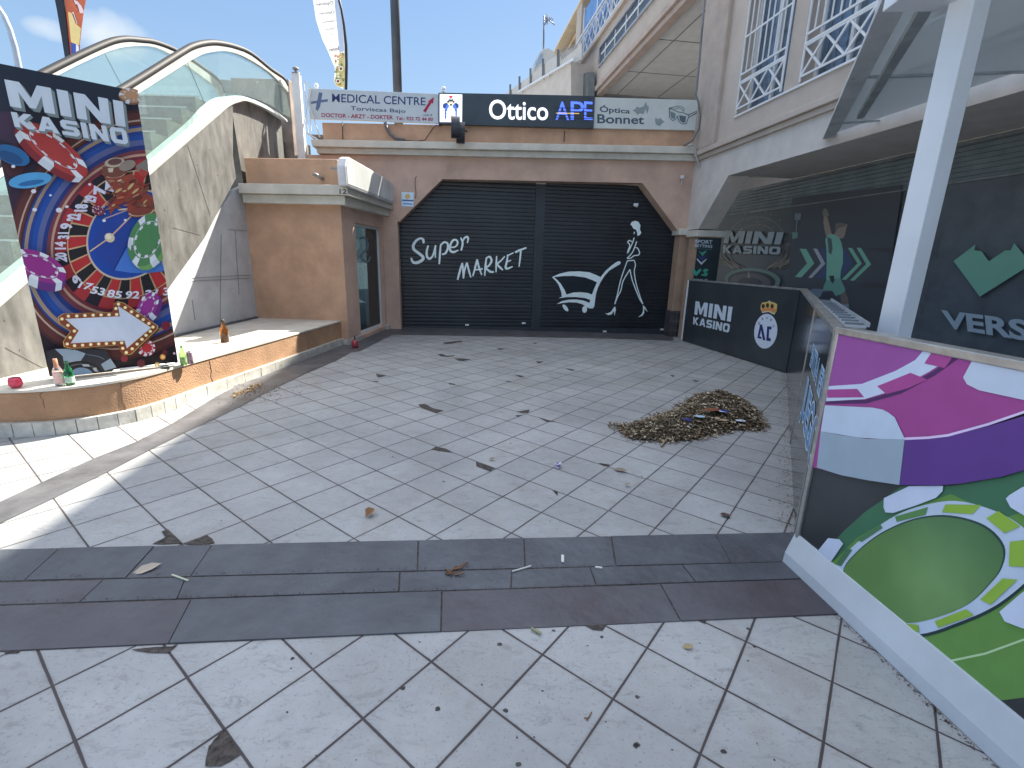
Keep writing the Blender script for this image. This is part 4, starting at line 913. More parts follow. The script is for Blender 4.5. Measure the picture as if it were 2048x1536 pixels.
ar.ell(1508, 560, 56, 24, 3, (96, 118, 108)); ar.ell(1506, 562, 48, 20, 3, (40, 44, 48)); ar.ell(1504, 563, 40, 16, 3, (84, 78, 80)); ar.ell(1503, 565, 24, 10, 3, (48, 50, 56)); ar.poly([(1497, 556), (1500, 540), (1503, 556)], (128, 124, 110))
ar.blk('MINI', q([(645, 120), (1300, 140), (1285, 278), (632, 262)]), (136, 146, 150), .12, (0.05, .06, (60, 64, 66)), slant=.03)
ar.blk('KASINO', q([(625, 288), (1280, 305), (1270, 392), (618, 378)]), (142, 152, 156), .12, (0.05, .08, (60, 64, 66)))
# footballer and chevrons
q = qf(1560, 380, 5.12); MINT = (112, 160, 140)
ar.poly([(1588, 396), (1810, 370), (1760, 700), (1575, 700)], (70, 72, 76))
def chev(pts, c_): ar.poly(q(pts), c_)
chev([(220, 602), (288, 604), (370, 752), (238, 895), (172, 890), (295, 752)], MINT)
chev([(360, 600), (400, 602), (485, 755), (345, 902), (308, 898), (440, 752)], (150, 150, 160))
ar.poly(q([(430, 600), (690, 600), (772, 760), (640, 900), (380, 905), (500, 752)]), (66, 76, 104))
chev([(718, 594), (760, 594), (860, 755), (695, 922), (652, 918), (815, 752)], MINT)
chev([(806, 592), (850, 592), (955, 762), (780, 930), (738, 926), (905, 760)], MINT)
SK = (134, 120, 108); SK2 = (104, 96, 90)
ar.poly(q([(470, 265), (500, 255), (520, 330), (548, 440), (560, 470), (530, 500), (498, 490), (475, 400), (465, 330)]), SK)
ar.poly(q([(455, 235), (470, 190), (500, 195), (515, 230), (525, 262), (485, 275), (462, 262)]), (110, 108, 98))
ar.poly(q([(590, 360), (620, 340), (690, 345), (712, 355), (700, 400), (690, 450), (672, 490), (640, 500), (610, 480), (575, 470), (590, 420)]), SK)
ar.poly(q([(592, 345), (640, 335), (700, 348), (690, 375), (640, 385), (610, 400), (598, 440), (582, 430)]), SK2)
ar.poly(q([(530, 450), (575, 455), (630, 490), (655, 550), (668, 620), (668, 740), (645, 830), (640, 900), (620, 920), (520, 945), (495, 930), (500, 760), (498, 620), (485, 510), (500, 480)]), MINT)
ar.poly(q([(505, 480), (550, 500), (562, 600), (545, 665), (520, 640), (515, 560)]), (78, 90, 90))
ar.poly(q([(498, 925), (640, 900), (690, 1010), (690, 1050), (640, 1070), (590, 1088), (560, 1035), (530, 1030), (455, 1040), (475, 970)]), (98, 140, 128))
ar.poly(q([(525, 880), (575, 876), (580, 930), (560, 960), (540, 930)]), (52, 56, 58))
ar.poly(q([(450, 1015), (370, 1010), (300, 1040), (300, 1075), (400, 1110), (460, 1075), (520, 1030)]), (98, 112, 124))
ar.poly(q([(460, 1040), (560, 1035), (600, 1100), (560, 1160), (480, 1160), (430, 1110)]), (60, 62, 70))
ar.poly(q([(640, 1070), (690, 1040), (725, 1110), (725, 1170), (650, 1180)]), SK2); ar.poly(q([(645, 1175), (728, 1165), (735, 1330), (690, 1330), (645, 1270)]), (112, 126, 134))
for y_, xx in ((618, 940), (985, 870)): ar.text('#SOMOS', q([(xx, y_ - 40), (xx + 225, y_ - 40), (xx + 220, y_ + 25), (xx - 5, y_ + 20)]), (78, 74, 74), 0.0)
ar.poly(q([(175, 240), (240, 240), (235, 310), (172, 305)]), (104, 114, 116)); ar.poly(q([(145, 432), (208, 436), (200, 490), (150, 505)]), (96, 128, 118)); ar.line(q([(200, 300), (185, 440)]), 2, (112, 120, 120))
# right part: vertical text, emblem, VERSUS
q = qf(1700, 440, 5.486)
ar.text('#SOMOS', q([(760, 1030), (870, 670), (890, 680), (800, 1035)]), (92, 88, 86), 0.0)
ar.text('#SOMOS', q([(905, 410), (1000, 30), (1045, 40), (950, 420)]), (92, 88, 86), 0.0)
ar.text('VERSUS', q([(820, 640), (905, 320), (925, 330), (850, 650)]), (72, 70, 72), 0.0)
ar.poly(q([(1170, 452), (1410, 270), (1400, 335), (1475, 340), (1560, 455), (1740, 335), (1800, 335), (1840, 255), (1960, 400), (1960, 530), (1460, 842)]), MINT)
ar.text('VERSUS', q([(1033, 985), (2650, 1180), (2650, 1440), (1060, 1180)]), (150, 164, 174), 0.035)
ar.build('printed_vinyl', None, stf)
# SPORT BETTING panel on the pillar
sb = thing('betting_sign', 'narrow black SPORT BETTING panel on the pillar between shutter and kasino poster', 'sign')
P_ = PE.off(0.012); mb = MB(); mb.box(P_, .01, we + .0, .2, cz0 - .02, -.011, 0); mb.build('panel', mat('panel_teal_black', (.03, .042, .052), .4), sb)
ar = Art(P_, 0.001, gain=1.0); q = qf(1340, 440, 5.689)
ar.text('SPORT', q([(288, 222), (485, 228), (480, 272), (285, 266)]), (190, 204, 214), .03); ar.text('BETTING', q([(284, 276), (482, 284), (478, 318), (282, 308)]), (186, 200, 210), .03)
ar.line(q([(282, 325), (475, 335)]), 1.5, (70, 110, 105))
ar.poly(q([(325, 348), (360, 372), (398, 350), (422, 352), (368, 412)]), (80, 165, 145)); ar.poly(q([(310, 390), (360, 425), (420, 392), (365, 470)]), (60, 75, 130)); ar.poly(q([(306, 432), (355, 485), (415, 438), (412, 455), (356, 510), (306, 455)]), (200, 210, 220))
ar.poly(q([(250, 575), (275, 552), (300, 590), (340, 550), (358, 570), (300, 640), (270, 620)]), (80, 170, 150)); ar.poly(q([(372, 575), (395, 555), (440, 560), (425, 585), (400, 590), (435, 610), (410, 642), (360, 635), (355, 615), (395, 612)]), (80, 170, 150))
ar.text('VERSUS', q([(235, 668), (430, 672), (428, 700), (232, 696)]), (190, 204, 214), .02)
ar.build('lettering', None, sb)

# ================================================================== TERRACE BARRIER
def floorline(pl, u, z_off, o=0.0):
    v = pl.p(u, 0, o); return fl(v.x, v.y) + z_off
def panel(pl, u0, u1, z0, zt_, o0, o1, mb):
    q_ = [(u0, floorline(pl, u0, z0)), (u1, floorline(pl, u1, z0)), (u1, zt_), (u0, zt_)]; mb.ext(pl, q_, o0, o1, False)
silver = mat('brushed_silver', (.50, .49, .47), .35, metal=.7, var=.15, scale=8)
vin2 = mat('barrier_black', (.038, .046, .052), .30, var=.15, scale=1.5, spec=.6)
zt1 = BAB.uz(1378, 561)[1]
ba = thing('terrace_barrier', 'matt black waist-high barrier panel with MINI KASINO and a crowned white oval', 'barrier')
LA = (Vector((bB.x, bB.y)) - Vector((bA.x, bA.y))).length; LB = (Vector((bC.x, bC.y)) - Vector((bB.x, bB.y))).length
mb = MB(); panel(BAB, 0.02, LA - .01, 0.012, zt1, -.05, 0, mb); mb.build('panel', vin2, ba)
mb = MB(); panel(BAB, -.02, .03, 0.0, zt1 + .01, -.055, .012, mb); mb.build('frame', white_m, ba, bevel=.004)
mb = MB(); mb.box(BAB, -.02, LA, zt1, zt1 + .03, -.055, .008); mb.build('top_rail', silver, ba, bevel=.003)
ar = Art(BAB, .001, gain=1.15); q = qf(1380, 560, 6.4)
ar.blk('MINI', q([(72, 270), (545, 345), (520, 535), (55, 440)]), (190, 202, 214), .16); ar.blk('KASINO', q([(45, 470), (515, 565), (498, 675), (38, 565)]), (188, 200, 212), .16)
ar.ell(*q([(970, 655)])[0], 23, 34.8, 6, (194, 204, 218), n=60)
ar.text('G', q([(872, 535), (900, 540), (895, 572), (868, 568)]), (40, 50, 70), .01); ar.text('R', q([(918, 484), (945, 484), (945, 514), (920, 514)]), (40, 50, 70), .01); ar.text('U', q([(975, 470), (1000, 470), (1000, 500), (975, 500)]), (40, 50, 70), .01); ar.text('P', q([(1030, 498), (1055, 505), (1048, 532), (1025, 525)]), (40, 50, 70), .01); ar.text('O', q([(1060, 572), (1085, 578), (1082, 608), (1058, 602)]), (40, 50, 70), .01)
N2 = (42, 46, 104)
ar.poly(q([(898, 570), (925, 568), (968, 770), (935, 770), (912, 640), (893, 722), (918, 728), (916, 754), (864, 742)]), N2)
ar.poly(q([(990, 592), (1048, 598), (1044, 634), (1016, 630), (1010, 742), (1036, 746), (1034, 784), (978, 776)]), N2)
ar.poly(q([(905, 330), (925, 290), (965, 285), (1020, 270), (1085, 290), (1120, 312), (1110, 400), (1085, 440), (1010, 405), (925, 415), (908, 380)]), (190, 172, 105))
for a in ((940, 335), (995, 325), (1055, 335)): ar.ell(*q([a])[0], 3.4, 4.6, 0, (80, 50, 40), n=16)
ar.poly(q([(918, 368), (1010, 352), (1108, 378), (1095, 415), (1010, 390), (922, 402)]), (196, 130, 82)); ar.ell(*q([(1020, 272)])[0], 1.3, 1.3, 0, (220, 220, 225), n=10)
ar.line(q([(925, 418), (1010, 402), (1085, 440)]), 1.6, (200, 196, 190))
ar.build('lettering', None, ba)
bb = thing('terrace_barrier', 'glossy black barrier panel with light blue lettering, set at an angle to its neighbours', 'barrier')
uj = BBC.uz(1632, 606)[0]
gl = mat('barrier_gloss', (.022, .026, .030), .10, var=.25, scale=2, spec=.8, stretch=(1, 1, .3))
mb = MB(); panel(BBC, 0.0, uj - .01, .012, zt1, -.05, 0, mb); mb.build('panel', gl, bb)
mb = MB(); panel(BBC, uj + .01, LB, .012, zt1, -.05, 0, mb); mb.build('panel', gl, bb)
mb = MB(); panel(BBC, uj - .012, uj + .012, 0, zt1, -.03, .006, mb); panel(BBC, LB - .02, LB + .01, 0.0, zt1 + .02, -.06, .008, mb); mb.build('edge_trim', silver, bb)
mb = MB(); mb.box(BBC, .0, LB, zt1, zt1 + .035, -.09, .01); mb.build('top_rail', silver, bb, bevel=.003)
ar = Art(BBC, .001, gain=1.2); LBl, LB2 = (150, 186, 212), (88, 130, 172)
ua, ub_ = BBC.uz(1625, 700)[0], BBC.uz(1664, 740)[0]
for body, z1, z0, u0, u1 in (('ENTRA', 1.02, .86, 0.0, .55), ('EN', 1.02, .86, .64, .9), ('JUEGO', .76, .36, .0, 1.0)):
    a = ua + (ub_ - ua) * u0; b_ = ua + (ub_ - ua) * u1
    for off_, cc, dd in ((.06, (190, 214, 232), .012), (.02, LB2, .0)):
        ar.k += 1
        for t_ in text_tris(body, off_):
            ar.poly([(a - dd + (b_ - a + 2 * dd) * x, z0 - dd + (z1 - z0 + 2 * dd) * y) for x, y in t_], cc, False, True)
ar.build('lettering', None, bb)
wd = thing('windbreak_slat', 'slatted pale grey cap lying along the top of the glossy barrier', 'trim')
mb = MB(); ud0, ud1 = BBC.off(-.1).uz(1648, 604)[0], BBC.off(-.1).uz(1712, 652)[0]
mb.box(BBC, ud0, ud1, zt1 + .04, zt1 + .05, -.15, -.05); mb.box(BBC, ud0, ud1, zt1 + .05, zt1 + .075, -.165, -.15); mb.build('tray', mat('slat_grey', (.42, .46, .50), .4, metal=.3), wd)
mb = MB()
for k in range(12): a = ud0 + (ud1 - ud0) * (k + .5) / 12; mb.box(BBC, a - .012, a + .012, zt1 + .05, zt1 + .062, -.145, -.055)
mb.build('slat', mat('slat_dark', (.16, .19, .21), .5), wd)
# big casino chip panel in front
bc = thing('terrace_barrier', 'large barrier panel on the right printed with pink, purple and green casino chips', 'barrier')
z1c = 1.30; zt2 = BCD.uz(1685, 655)[1]; LC = 2.3
mb = MB(); mb.box(BCD, -.005, LC, .05, zt2 - .01, -.06, -.005); mb.build('panel', vin2, bc)
mb = MB(); mb.box(BCD, -.012, LC, zt2 - .035, zt2, -.07, .012); mb.box(BCD, -.012, .012, .05, zt2, -.07, .010); mb.build('frame', silver, bc, bevel=.004)
mb = MB(); pz = .16; q_ = [(-.02, pz), (-.02, -.035), (LC, -.035), (LC, pz)]
A1 = [BCD.p(-.02, pz, .004), BCD.p(-.02, .035, .045), BCD.p(-.02, -.03, .05), BCD.p(-.02, -.03, -.06), BCD.p(-.02, pz, -.06)]; B1 = [BCD.p(LC, pz, .004), BCD.p(LC, .035, .045), BCD.p(LC, -.03, .05), BCD.p(LC, -.03, -.06), BCD.p(LC, pz, -.06)]
mb.prism(A1, B1); mb.build('plinth', mat('plinth_white', (.50, .55, .60), .35, var=.05, scale=3, dirt=.15), bc, bevel=.004)
ar = Art(BCD, -.004, gain=1.3)
ar.win = [(.012, pz - .02), (LC, pz - .02), (LC, zt2 - .03), (.012, zt2 - .03)]
q = qf(1500, 680, 3.737); q8 = qf(1500, 1000, 2.865)
def bt(seq): 
    return seq
G1, G2 = (56, 98, 72), (118, 158, 66)
# green chip body: blended strips
gp_ = [(480, 1700), (600, 1536), (700, 1430), (860, 1285), (1010, 1182), (1130, 1095), (1500, 1092), (1900, 1022), (2300, 900)]
ar.poly(q(gp_) + q8([(2000, 300), (1900, 1000), (1570, 1132), (1440, 1148), (1160, 930), (600, 480), (380, 300)]), (92, 134, 66))
ar.poly(q([(480, 1700), (600, 1536), (700, 1430), (860, 1285), (1010, 1182), (1130, 1095), (1500, 1092), (1900, 1022), (2300, 900), (2300, 1200), (1900, 1330), (1500, 1150), (1100, 1300), (800, 1480), (640, 1640)]), (60, 104, 78))
ar.line(q8([(1150, 922), (1350, 880), (1570, 800), (1700, 730), (1900, 600)]), 4.5, (168, 196, 150))
ring_o = [(470, 420), (490, 375), (620, 240), (800, 110), (960, 40), (1180, 5), (1400, 60), (1560, 150), (1640, 260), (1640, 400), (1560, 490), (1400, 610), (1200, 700), (970, 770), (700, 760), (500, 600)]
ring_i = [(535, 410), (600, 310), (750, 190), (950, 105), (1150, 88), (1350, 145), (1460, 260), (1450, 380), (1380, 480), (1250, 600), (1050, 680), (880, 702), (680, 650), (560, 540)]
def closed(P, n=5):
    V_ = [Vector(p) for p in P]; m = len(V_); o_ = []
    for i in range(m):
        p0, p1, p2, p3 = V_[i - 1], V_[i], V_[(i + 1) % m], V_[(i + 2) % m]
        for k in range(n):
            t = k / n; v = 0.5 * ((2 * p1) + (p2 - p0) * t + (2 * p0 - 5 * p1 + 4 * p2 - p3) * t * t + (3 * p1 - p0 - 3 * p2 + p3) * t ** 3); o_.append((v.x, v.y))
    return o_
ar.poly(q8(closed([(x + 6, y + 18) for x, y in ring_o])), (34, 54, 56)); ar.poly(q8(closed(ring_o)), (176, 190, 208))
ar.poly(q8(closed(ring_i)), (44, 66, 64)); 
# inner disc with printed blend
pts = closed([(x * .985 + 10, y * .985 + 12) for x, y in ring_i]); ar.k += 1; cc_ = q8([(1000, 400)])[0]; P2 = q8(pts)
hu, hzz = ar.uv(1870, 1150)
def gcol(u, z):
    t = max(0, min(1, (1.0 - z) / .6)); t2 = max(0, 1 - math.hypot((u - hu) * 1.6, z - hzz) / .38); return ar.c(tuple(a + (b_ - a) * t + 22 * t2 for a, b_ in zip((56, 94, 68), (92, 126, 72))))
for i in range(len(P2)):
    a3 = [ar.uv(*p) for p in (cc_, P2[i], P2[(i + 1) % len(P2)])]
    for k in range(6):
        f0, f1 = k / 6, (k + 1) / 6; L2 = lambda j, f: (a3[0][0] + (a3[j][0] - a3[0][0]) * f, a3[0][1] + (a3[j][1] - a3[0][1]) * f)
        cl_ = clip_poly([L2(1, f0), L2(1, f1), L2(2, f1), L2(2, f0)] if k else [a3[0], L2(1, f1), L2(2, f1)], ar.win)
        if len(cl_) >= 3: ar.mb.add([BCD.p(u, z, ar.o + ar.k * ar.step) for u, z in cl_], [tuple(range(len(cl_)))], [gcol(u, z) for u, z in cl_])
YG = (134, 168, 62)
for pg, c_ in (([(495, 370), (555, 280), (590, 285), (525, 380)], (70, 108, 80)), ([(615, 230), (750, 138), (765, 160), (645, 240)], (74, 114, 82)), ([(835, 95), (1025, 40), (1010, 85), (845, 125)], (84, 126, 74)), ([(1125, 25), (1330, 28), (1280, 80), (1105, 70)], YG), ([(1360, 105), (1430, 62), (1555, 150), (1465, 190)], YG),
                ([(1495, 240), (1605, 225), (1610, 385), (1490, 378)], YG), ([(1325, 570), (1455, 450), (1540, 455), (1385, 600)], YG), ([(1065, 695), (1245, 625), (1290, 660), (1085, 732)], YG), ([(900, 708), (970, 715), (975, 757), (930, 745)], YG)): ar.poly(q8(pg), c_)
WH = (184, 194, 214)
for pg in (q([(1010, 1182), (1200, 1092), (1455, 1090), (1450, 1130), (1400, 1180), (1240, 1240), (1080, 1292), (1022, 1288), (1008, 1250)]), q([(1925, 1185), (1950, 1160), (2048, 1100), (2250, 1040), (2250, 1400), (2060, 1310), (1960, 1250)]), q8([(395, 292), (455, 218), (520, 225), (542, 250), (470, 355), (440, 370)]), q8([(1440, 640), (1570, 530), (1800, 400), (1800, 800), (1560, 730), (1470, 695)])): ar.poly(pg, WH)
# pink chip
ar.grad(q([(640, -10), (2400, 200), (2400, 470), (560, 740)]), (150, 80, 150), (150, 76, 132), (156, 74, 132), (160, 56, 134)) if False else ar.poly(q([(480, 950), (640, -40), (2400, 190), (2400, 440), (2048, 545), (1800, 622), (1500, 708), (1180, 742), (1135, 1082), (700, 1012)]), (148, 66, 130))
ar.poly(q([(560, 600), (640, -40), (1340, 10), (1330, 60), (1250, 150), (1100, 235), (850, 328), (600, 350)]), (142, 76, 142))
ar.poly(q([(580, 448), (870, 448), (1130, 375), (1380, 235), (1600, 90), (1615, 110), (1400, 262), (1140, 402), (880, 474), (580, 478)]), (74, 40, 88))
ar.poly(q([(600, 345), (850, 328), (1100, 232), (1250, 150), (1345, 40), (1400, 40), (1640, 60), (1550, 112), (1350, 240), (1100, 372), (870, 442), (580, 458)]), (186, 196, 216))
for pg in ([(590, 370), (815, 365), (868, 428), (590, 432)], [(965, 345), (1215, 245), (1342, 295), (1200, 360), (1035, 405)], [(1395, 60), (1560, 92), (1475, 210), (1320, 175)]): ar.poly(q(pg), (156, 68, 132))
ar.poly(q([(1690, 135), (2400, 230), (2400, 520), (2100, 455), (1900, 412), (1730, 375), (1640, 330), (1612, 280)]), (178, 188, 204))
ar.poly(q([(1175, 742), (1500, 715), (1800, 645), (2100, 560), (2500, 430), (2500, 820), (2100, 965), (1900, 1022), (1600, 1072), (1400, 1088), (1135, 1082)]), (86, 54, 124))
ar.line(q([(1165, 738), (1350, 730), (1500, 712), (1800, 630), (2100, 528), (2400, 420)]), 5, (206, 186, 220))
ar.poly(q([(575, 488), (930, 505), (1010, 520), (1050, 540), (1100, 578), (1178, 742), (1000, 740), (820, 728), (545, 682)]), (176, 190, 208)); ar.poly(q([(545, 682), (700, 712), (900, 740), (1175, 742), (1135, 1082), (900, 1048), (700, 1010), (515, 952)]), (142, 158, 172))
ar.build('artwork', None, bc)

# ================================================================== WHITE POST, CROSS BEAM AND CANOPY
po_ = thing('white_post', 'thick square white steel post standing inside the terrace, holding a short arm', 'post')
r0 = ray(1792.8, 480); r1 = ray(1838, 480); r2 = ray(1870, 480)
Lp = Vector((r0.x, r0.y)) * (3.06 / r0.y); zz = CAM_H + r0.z * 3.06 / r0.y
th_ = math.atan(Lp.x / Lp.y) + math.atan(.71); ev = Vector((math.cos(th_), -math.sin(th_))); rr_ = r1.x / r1.y
sd_ = (rr_ * Lp.y - Lp.x) / (ev.x - rr_ * ev.y); M_ = Lp + ev * sd_; Rp = M_ + Vector((-ev.y, ev.x)) * sd_; Bp = Lp + (Rp - M_)
mb = MB(); ring_ = [Lp, M_, Rp, Bp]; mb.prism([Vector((v.x, v.y, -.1)) for v in ring_], [Vector((v.x, v.y, 4.2)) for v in ring_]); mb.build('post', mat('post_white', (.68, .72, .77), .35, var=.04, scale=2, dirt=.12), po_, bevel=.006)
mb = MB(); a = onz(1781, 12, 3.05); b_ = Vector((Lp.x + .02, Lp.y + .01, 3.05)); mb.beam(a + Vector((0, 0, .06)), b_ + Vector((0, 0, .06)), .14, .12); mb.build('arm', mat('post_white', 0), po_, bevel=.004)
cn = thing('glass_canopy', 'sloping smoky glass canopy with grey steel frame over the terrace', 'canopy')
Pw = onz(1650, 273, 3.5); Pw2 = RW.p(RW.uz(1690, 265)[0] + 6, 3.5, 0.02); P3 = onz(1770, 0, 3.25); dirc = (P3 - Pw).normalized(); P3 = Pw + dirc * 5.6
Pc = [Pw, P3, P3 + Vector((.5, -3.0, 0)), Vector((Pw2.x, Pw2.y - 2.5, 3.5))]
mb = MB(); mb.prism([v for v in Pc], [v + Vector((0, 0, .012)) for v in Pc]); mb.build('pane', glass_mat('canopy_glass', (.86, .90, .91), .50, .25), cn)
mb = MB(); sh_ = Vector((.075, .03, 0)); mb.beam(Pw + sh_, P3 + sh_, .15, .05); mb.build('edge_beam', mat('steel_grey', (.58, .61, .64), .5, var=.1), cn, bevel=.004)
mb = MB(); a, b_ = onz(1722, 227, 3.42), onz(1850, 10, 3.2); dd_ = (b_ - a).normalized(); mb.beam(a - Vector((0, 0, .03)), a + dd_ * 5 - Vector((0, 0, .03)), .07, .05); mb.build('purlin', mat('steel_dark', (.34, .38, .40), .5), cn)
for k in (1, 3):
    mb = MB(); a = Pw.lerp(P3, k * .19); e_ = Vector((RW.p(0, 0, 0) - RW.p(0, 0, 1))); t_ = -(Vector((a.x, a.y)) - RW.A).dot(RW.n)
    mb.beam(a - Vector((0, 0, .02)), Vector((a.x + t_ * RW.n.x + .0, a.y + t_ * RW.n.y, 3.5)), .022, .022); mb.build('glazing_bar', mat('steel_dark', 0), cn)

# ================================================================== ESCALATOR
es = thing('escalator', 'steel clad escalator with glass balustrades and black handrails rising behind the poster', 'escalator')
steel = mat('steel_cladding', (.185, .185, .178), .5, metal=.3, var=.22, scale=3.0, bump=.12, bscale=12, dirt=.35, stretch=(1, 2.0, .8))
trimw = mat('trim_alu', (.62, .62, .60), .35, metal=.35, var=.08, scale=4)
rubber = mat('handrail_rubber', (.022, .022, .026), .6, spec=.25)
XL = -5.8; EL = Pl((XL, 0), (XL, 1))
def spl(P, n=4):
    V_ = [Vector(p) for p in P]; o_ = []
    for i in range(len(V_) - 1):
        p0, p1, p2, p3 = V_[max(i - 1, 0)], V_[i], V_[i + 1], V_[min(i + 2, len(V_) - 1)]
        for k in range(n):
            t = k / n; v = 0.5 * ((2 * p1) + (p2 - p0) * t + (2 * p0 - 5 * p1 + 4 * p2 - p3) * t * t + (3 * p1 - p0 - 3 * p2 + p3) * t ** 3); o_.append((v.x, v.y))
    return o_ + [tuple(V_[-1])]
tr_lo = spl(uzp(ES, [(0, 600), (305, 336), (369, 281), (422, 236), (455, 208.4), (475, 200), (494, 199), (533, 216), (572, 241)]))
tr_hi = spl(uzp(ES.off(-.10), [(0, 548), (298, 307), (369, 248), (400, 216), (426, 197), (447, 192.8), (485, 191.8), (533, 211), (572, 237)]))
# run both down to the ledge, away to the left
def extend(P, d): 
    a, b_ = Vector(P[0]), Vector(P[1]); v = (a - b_).normalized() * d; return [(a.x + v.x, a.y + v.y)] + P
tr_lo2 = extend(tr_lo, 1.3); tr_hi2 = extend(tr_hi, 1.3)
ie = min(range(len(tr_lo)), key=lambda i: abs(tr_lo[i][0] - ES.uz(470, 240)[0]))
main = [tr_lo2[0]] + tr_lo[:ie + 1]
low = uzp(ES, [(466, 312), (472, 356), (437.5, 420), (409, 476), (340, 573)])
u_bl = main[0][0]
mb = MB(); mb.ext(ES, main + low + [(ES.uz(340, 573)[0] - .9, PT + .0), (u_bl, PT)], -.30, 0.0, False); mb.build('side_cladding', steel, es)
# upper landing panel, set back with a reveal
mb = MB(); top_ = tr_lo[ie:]; u_e = top_[-1][0]
mb.ext(ES, [(u_e, 2.6), (top_[0][0] + .25, 2.6)] + [(top_[0][0] + .12, top_[0][1] - .02)] + top_[1:], -.35, -.10, False); mb.build('landing_cladding', steel, es)
mb = MB(); 
for i in range(len(tr_lo2) - 1):
    a, b_ = tr_lo2[i], tr_lo2[i + 1]; j = min(i, len(tr_hi2) - 2); c_, d_ = tr_hi2[j + 1], tr_hi2[j]
    A_ = [ES.p(*a, .03), ES.p(*b_, .03), ES.p(*c_, -.10), ES.p(*d_, -.10)]; mb.add(A_, [(0, 1, 2, 3)])
    mb.add([ES.p(*a, .03), ES.p(*b_, .03), ES.p(b_[0], b_[1] - .03, .03), ES.p(a[0], a[1] - .03, .03)], [(0, 1, 2, 3)])
mb.build('skirt_trim', trimw, es)
# rivets and seams
mb = MB(); rr = random.Random(5)
for x, y in ((330, 420), (360, 380), (395, 330), (420, 300), (380, 470), (350, 520), (10, 640), (40, 700), (435, 350)): c0 = ES.px(x, y, .001); mb.tube([c0, c0 + Vector((.004, 0, 0))], .008, 8)
for a, b_ in (((345, 455), (400, 470)), ((10, 695), (90, 738)), ((375, 290), (420, 430))): mb.beam(ES.px(*a, .001), ES.px(*b_, .001), .004, .006, up=Vector((1, 0, 0)))
mb.build('seam', mat('seam_dark', (.14, .13, .12), .6), es)
def balustrade(pl, outer, inner, ends, thick):
    bl = MB(); glz = MB(); o_ = extend(outer, ends); i_ = extend(inner, ends)
    hr = MB(); hr.tube([pl.p(u, z + .0, 0) for u, z in o_], .045, 8)
    h = hr.build('handrail', rubber, es, smooth=True)
    fr = MB()
    def zi(u):
        for k in range(len(i_) - 1):
            if i_[k][0] <= u <= i_[k + 1][0]: t = (u - i_[k][0]) / max(1e-6, i_[k + 1][0] - i_[k][0]); return i_[k][1] + (i_[k + 1][1] - i_[k][1]) * t
        e0, e1 = (i_[0], i_[1]) if u < i_[0][0] else (i_[-1], i_[-2]); return e0[1] + (u - e0[0]) * (e1[1] - e0[1]) / (e1[0] - e0[0])
    for k in range(len(o_) - 1):
        (ua, za), (ub, zb_) = o_[k], o_[k + 1]
        if ub <= ua: continue
        A_ = [(ua, za - .035), (ub, zb_ - .035), (ub, min(zi(ub), zb_ - .05)), (ua, min(zi(ua), za - .05))]
        vv = [pl.p(u, z, .028) for u, z in A_] + [pl.p(u, z, -.028) for u, z in A_]
        fr.add(vv, [(0, 1, 2, 3), (4, 5, 6, 7), (0, 1, 5, 4), (3, 2, 6, 7)])
    fr.build('handrail_frame', trimw, h)
ho = spl(uzp(ES, [(0, 322), (120, 250), (260, 169), (357.7, 108), (385, 93), (412, 86.5), (436, 86.5), (467, 93), (500, 107), (539, 138), (565, 156), (573, 170)]))
hi_ = spl(uzp(ES, [(0, 352), (120, 279), (277.6, 184), (381, 119.6), (416, 105), (455, 103), (494, 117.6), (539, 147), (570.5, 180)]))
balustrade(ES, ho, hi_, 1.2, .01)
lo_o = spl([EL.uz(*p) for p in ((-90, 250), (20, 185), (90, 145), (200, 92), (243, 79), (281, 80.5), (312, 85.5), (356, 104), (410, 140), (438, 165), (446, 185))])
lo_i = spl([EL.uz(*p) for p in ((-90, 276), (20, 203), (115, 149), (218, 101), (275, 91.5), (312, 96), (344, 112), (400, 152), (430, 176), (440, 196))])
balustrade(EL, lo_o, lo_i, .8, .01)
eg = glass_mat('escalator_glass', (.86, .95, .93), .10)
mb = MB(); g_ = extend(hi_, 1.2); t_ = extend(tr_hi, 1.3); mb.ext(ES, g_ + t_[::-1], -.006, .006, False); mb.build('glass_panel', eg, es)
mb = MB(); g_ = extend(lo_i, .8); mb.ext(EL, g_ + [(u, z - .95) for u, z in g_[::-1]], -.006, .006, False); mb.build('glass_panel', eg, es)
mb = MB()
for a, b_ in (((375, 126), (410, 208)), ((205, 225), (238, 352)), ((490, 175), (478, 192))): mb.beam(ES.px(*a, .008), ES.px(*b_, .008), .006, .006, up=Vector((1, 0, 0)))
mb.beam(EL.px(210, 108), EL.px(243, 170), .008, .006, up=Vector((1, 0, 0))); mb.build('glass_joint', mat('joint_dark2', (.08, .12, .12), .5), es)
mb = MB(); g_ = extend(lo_i, .8); n_ = len(g_)
mb.prism([EL.p(u, z - .93, .06) for u, z in g_] + [EL.p(u, z - 1.15, .06) for u, z in g_[::-1]], [EL.p(u, z - .93, -.12) for u, z in g_] + [EL.p(u, z - 1.15, -.12) for u, z in g_[::-1]]); mb.build('far_skirt', trimw, es)
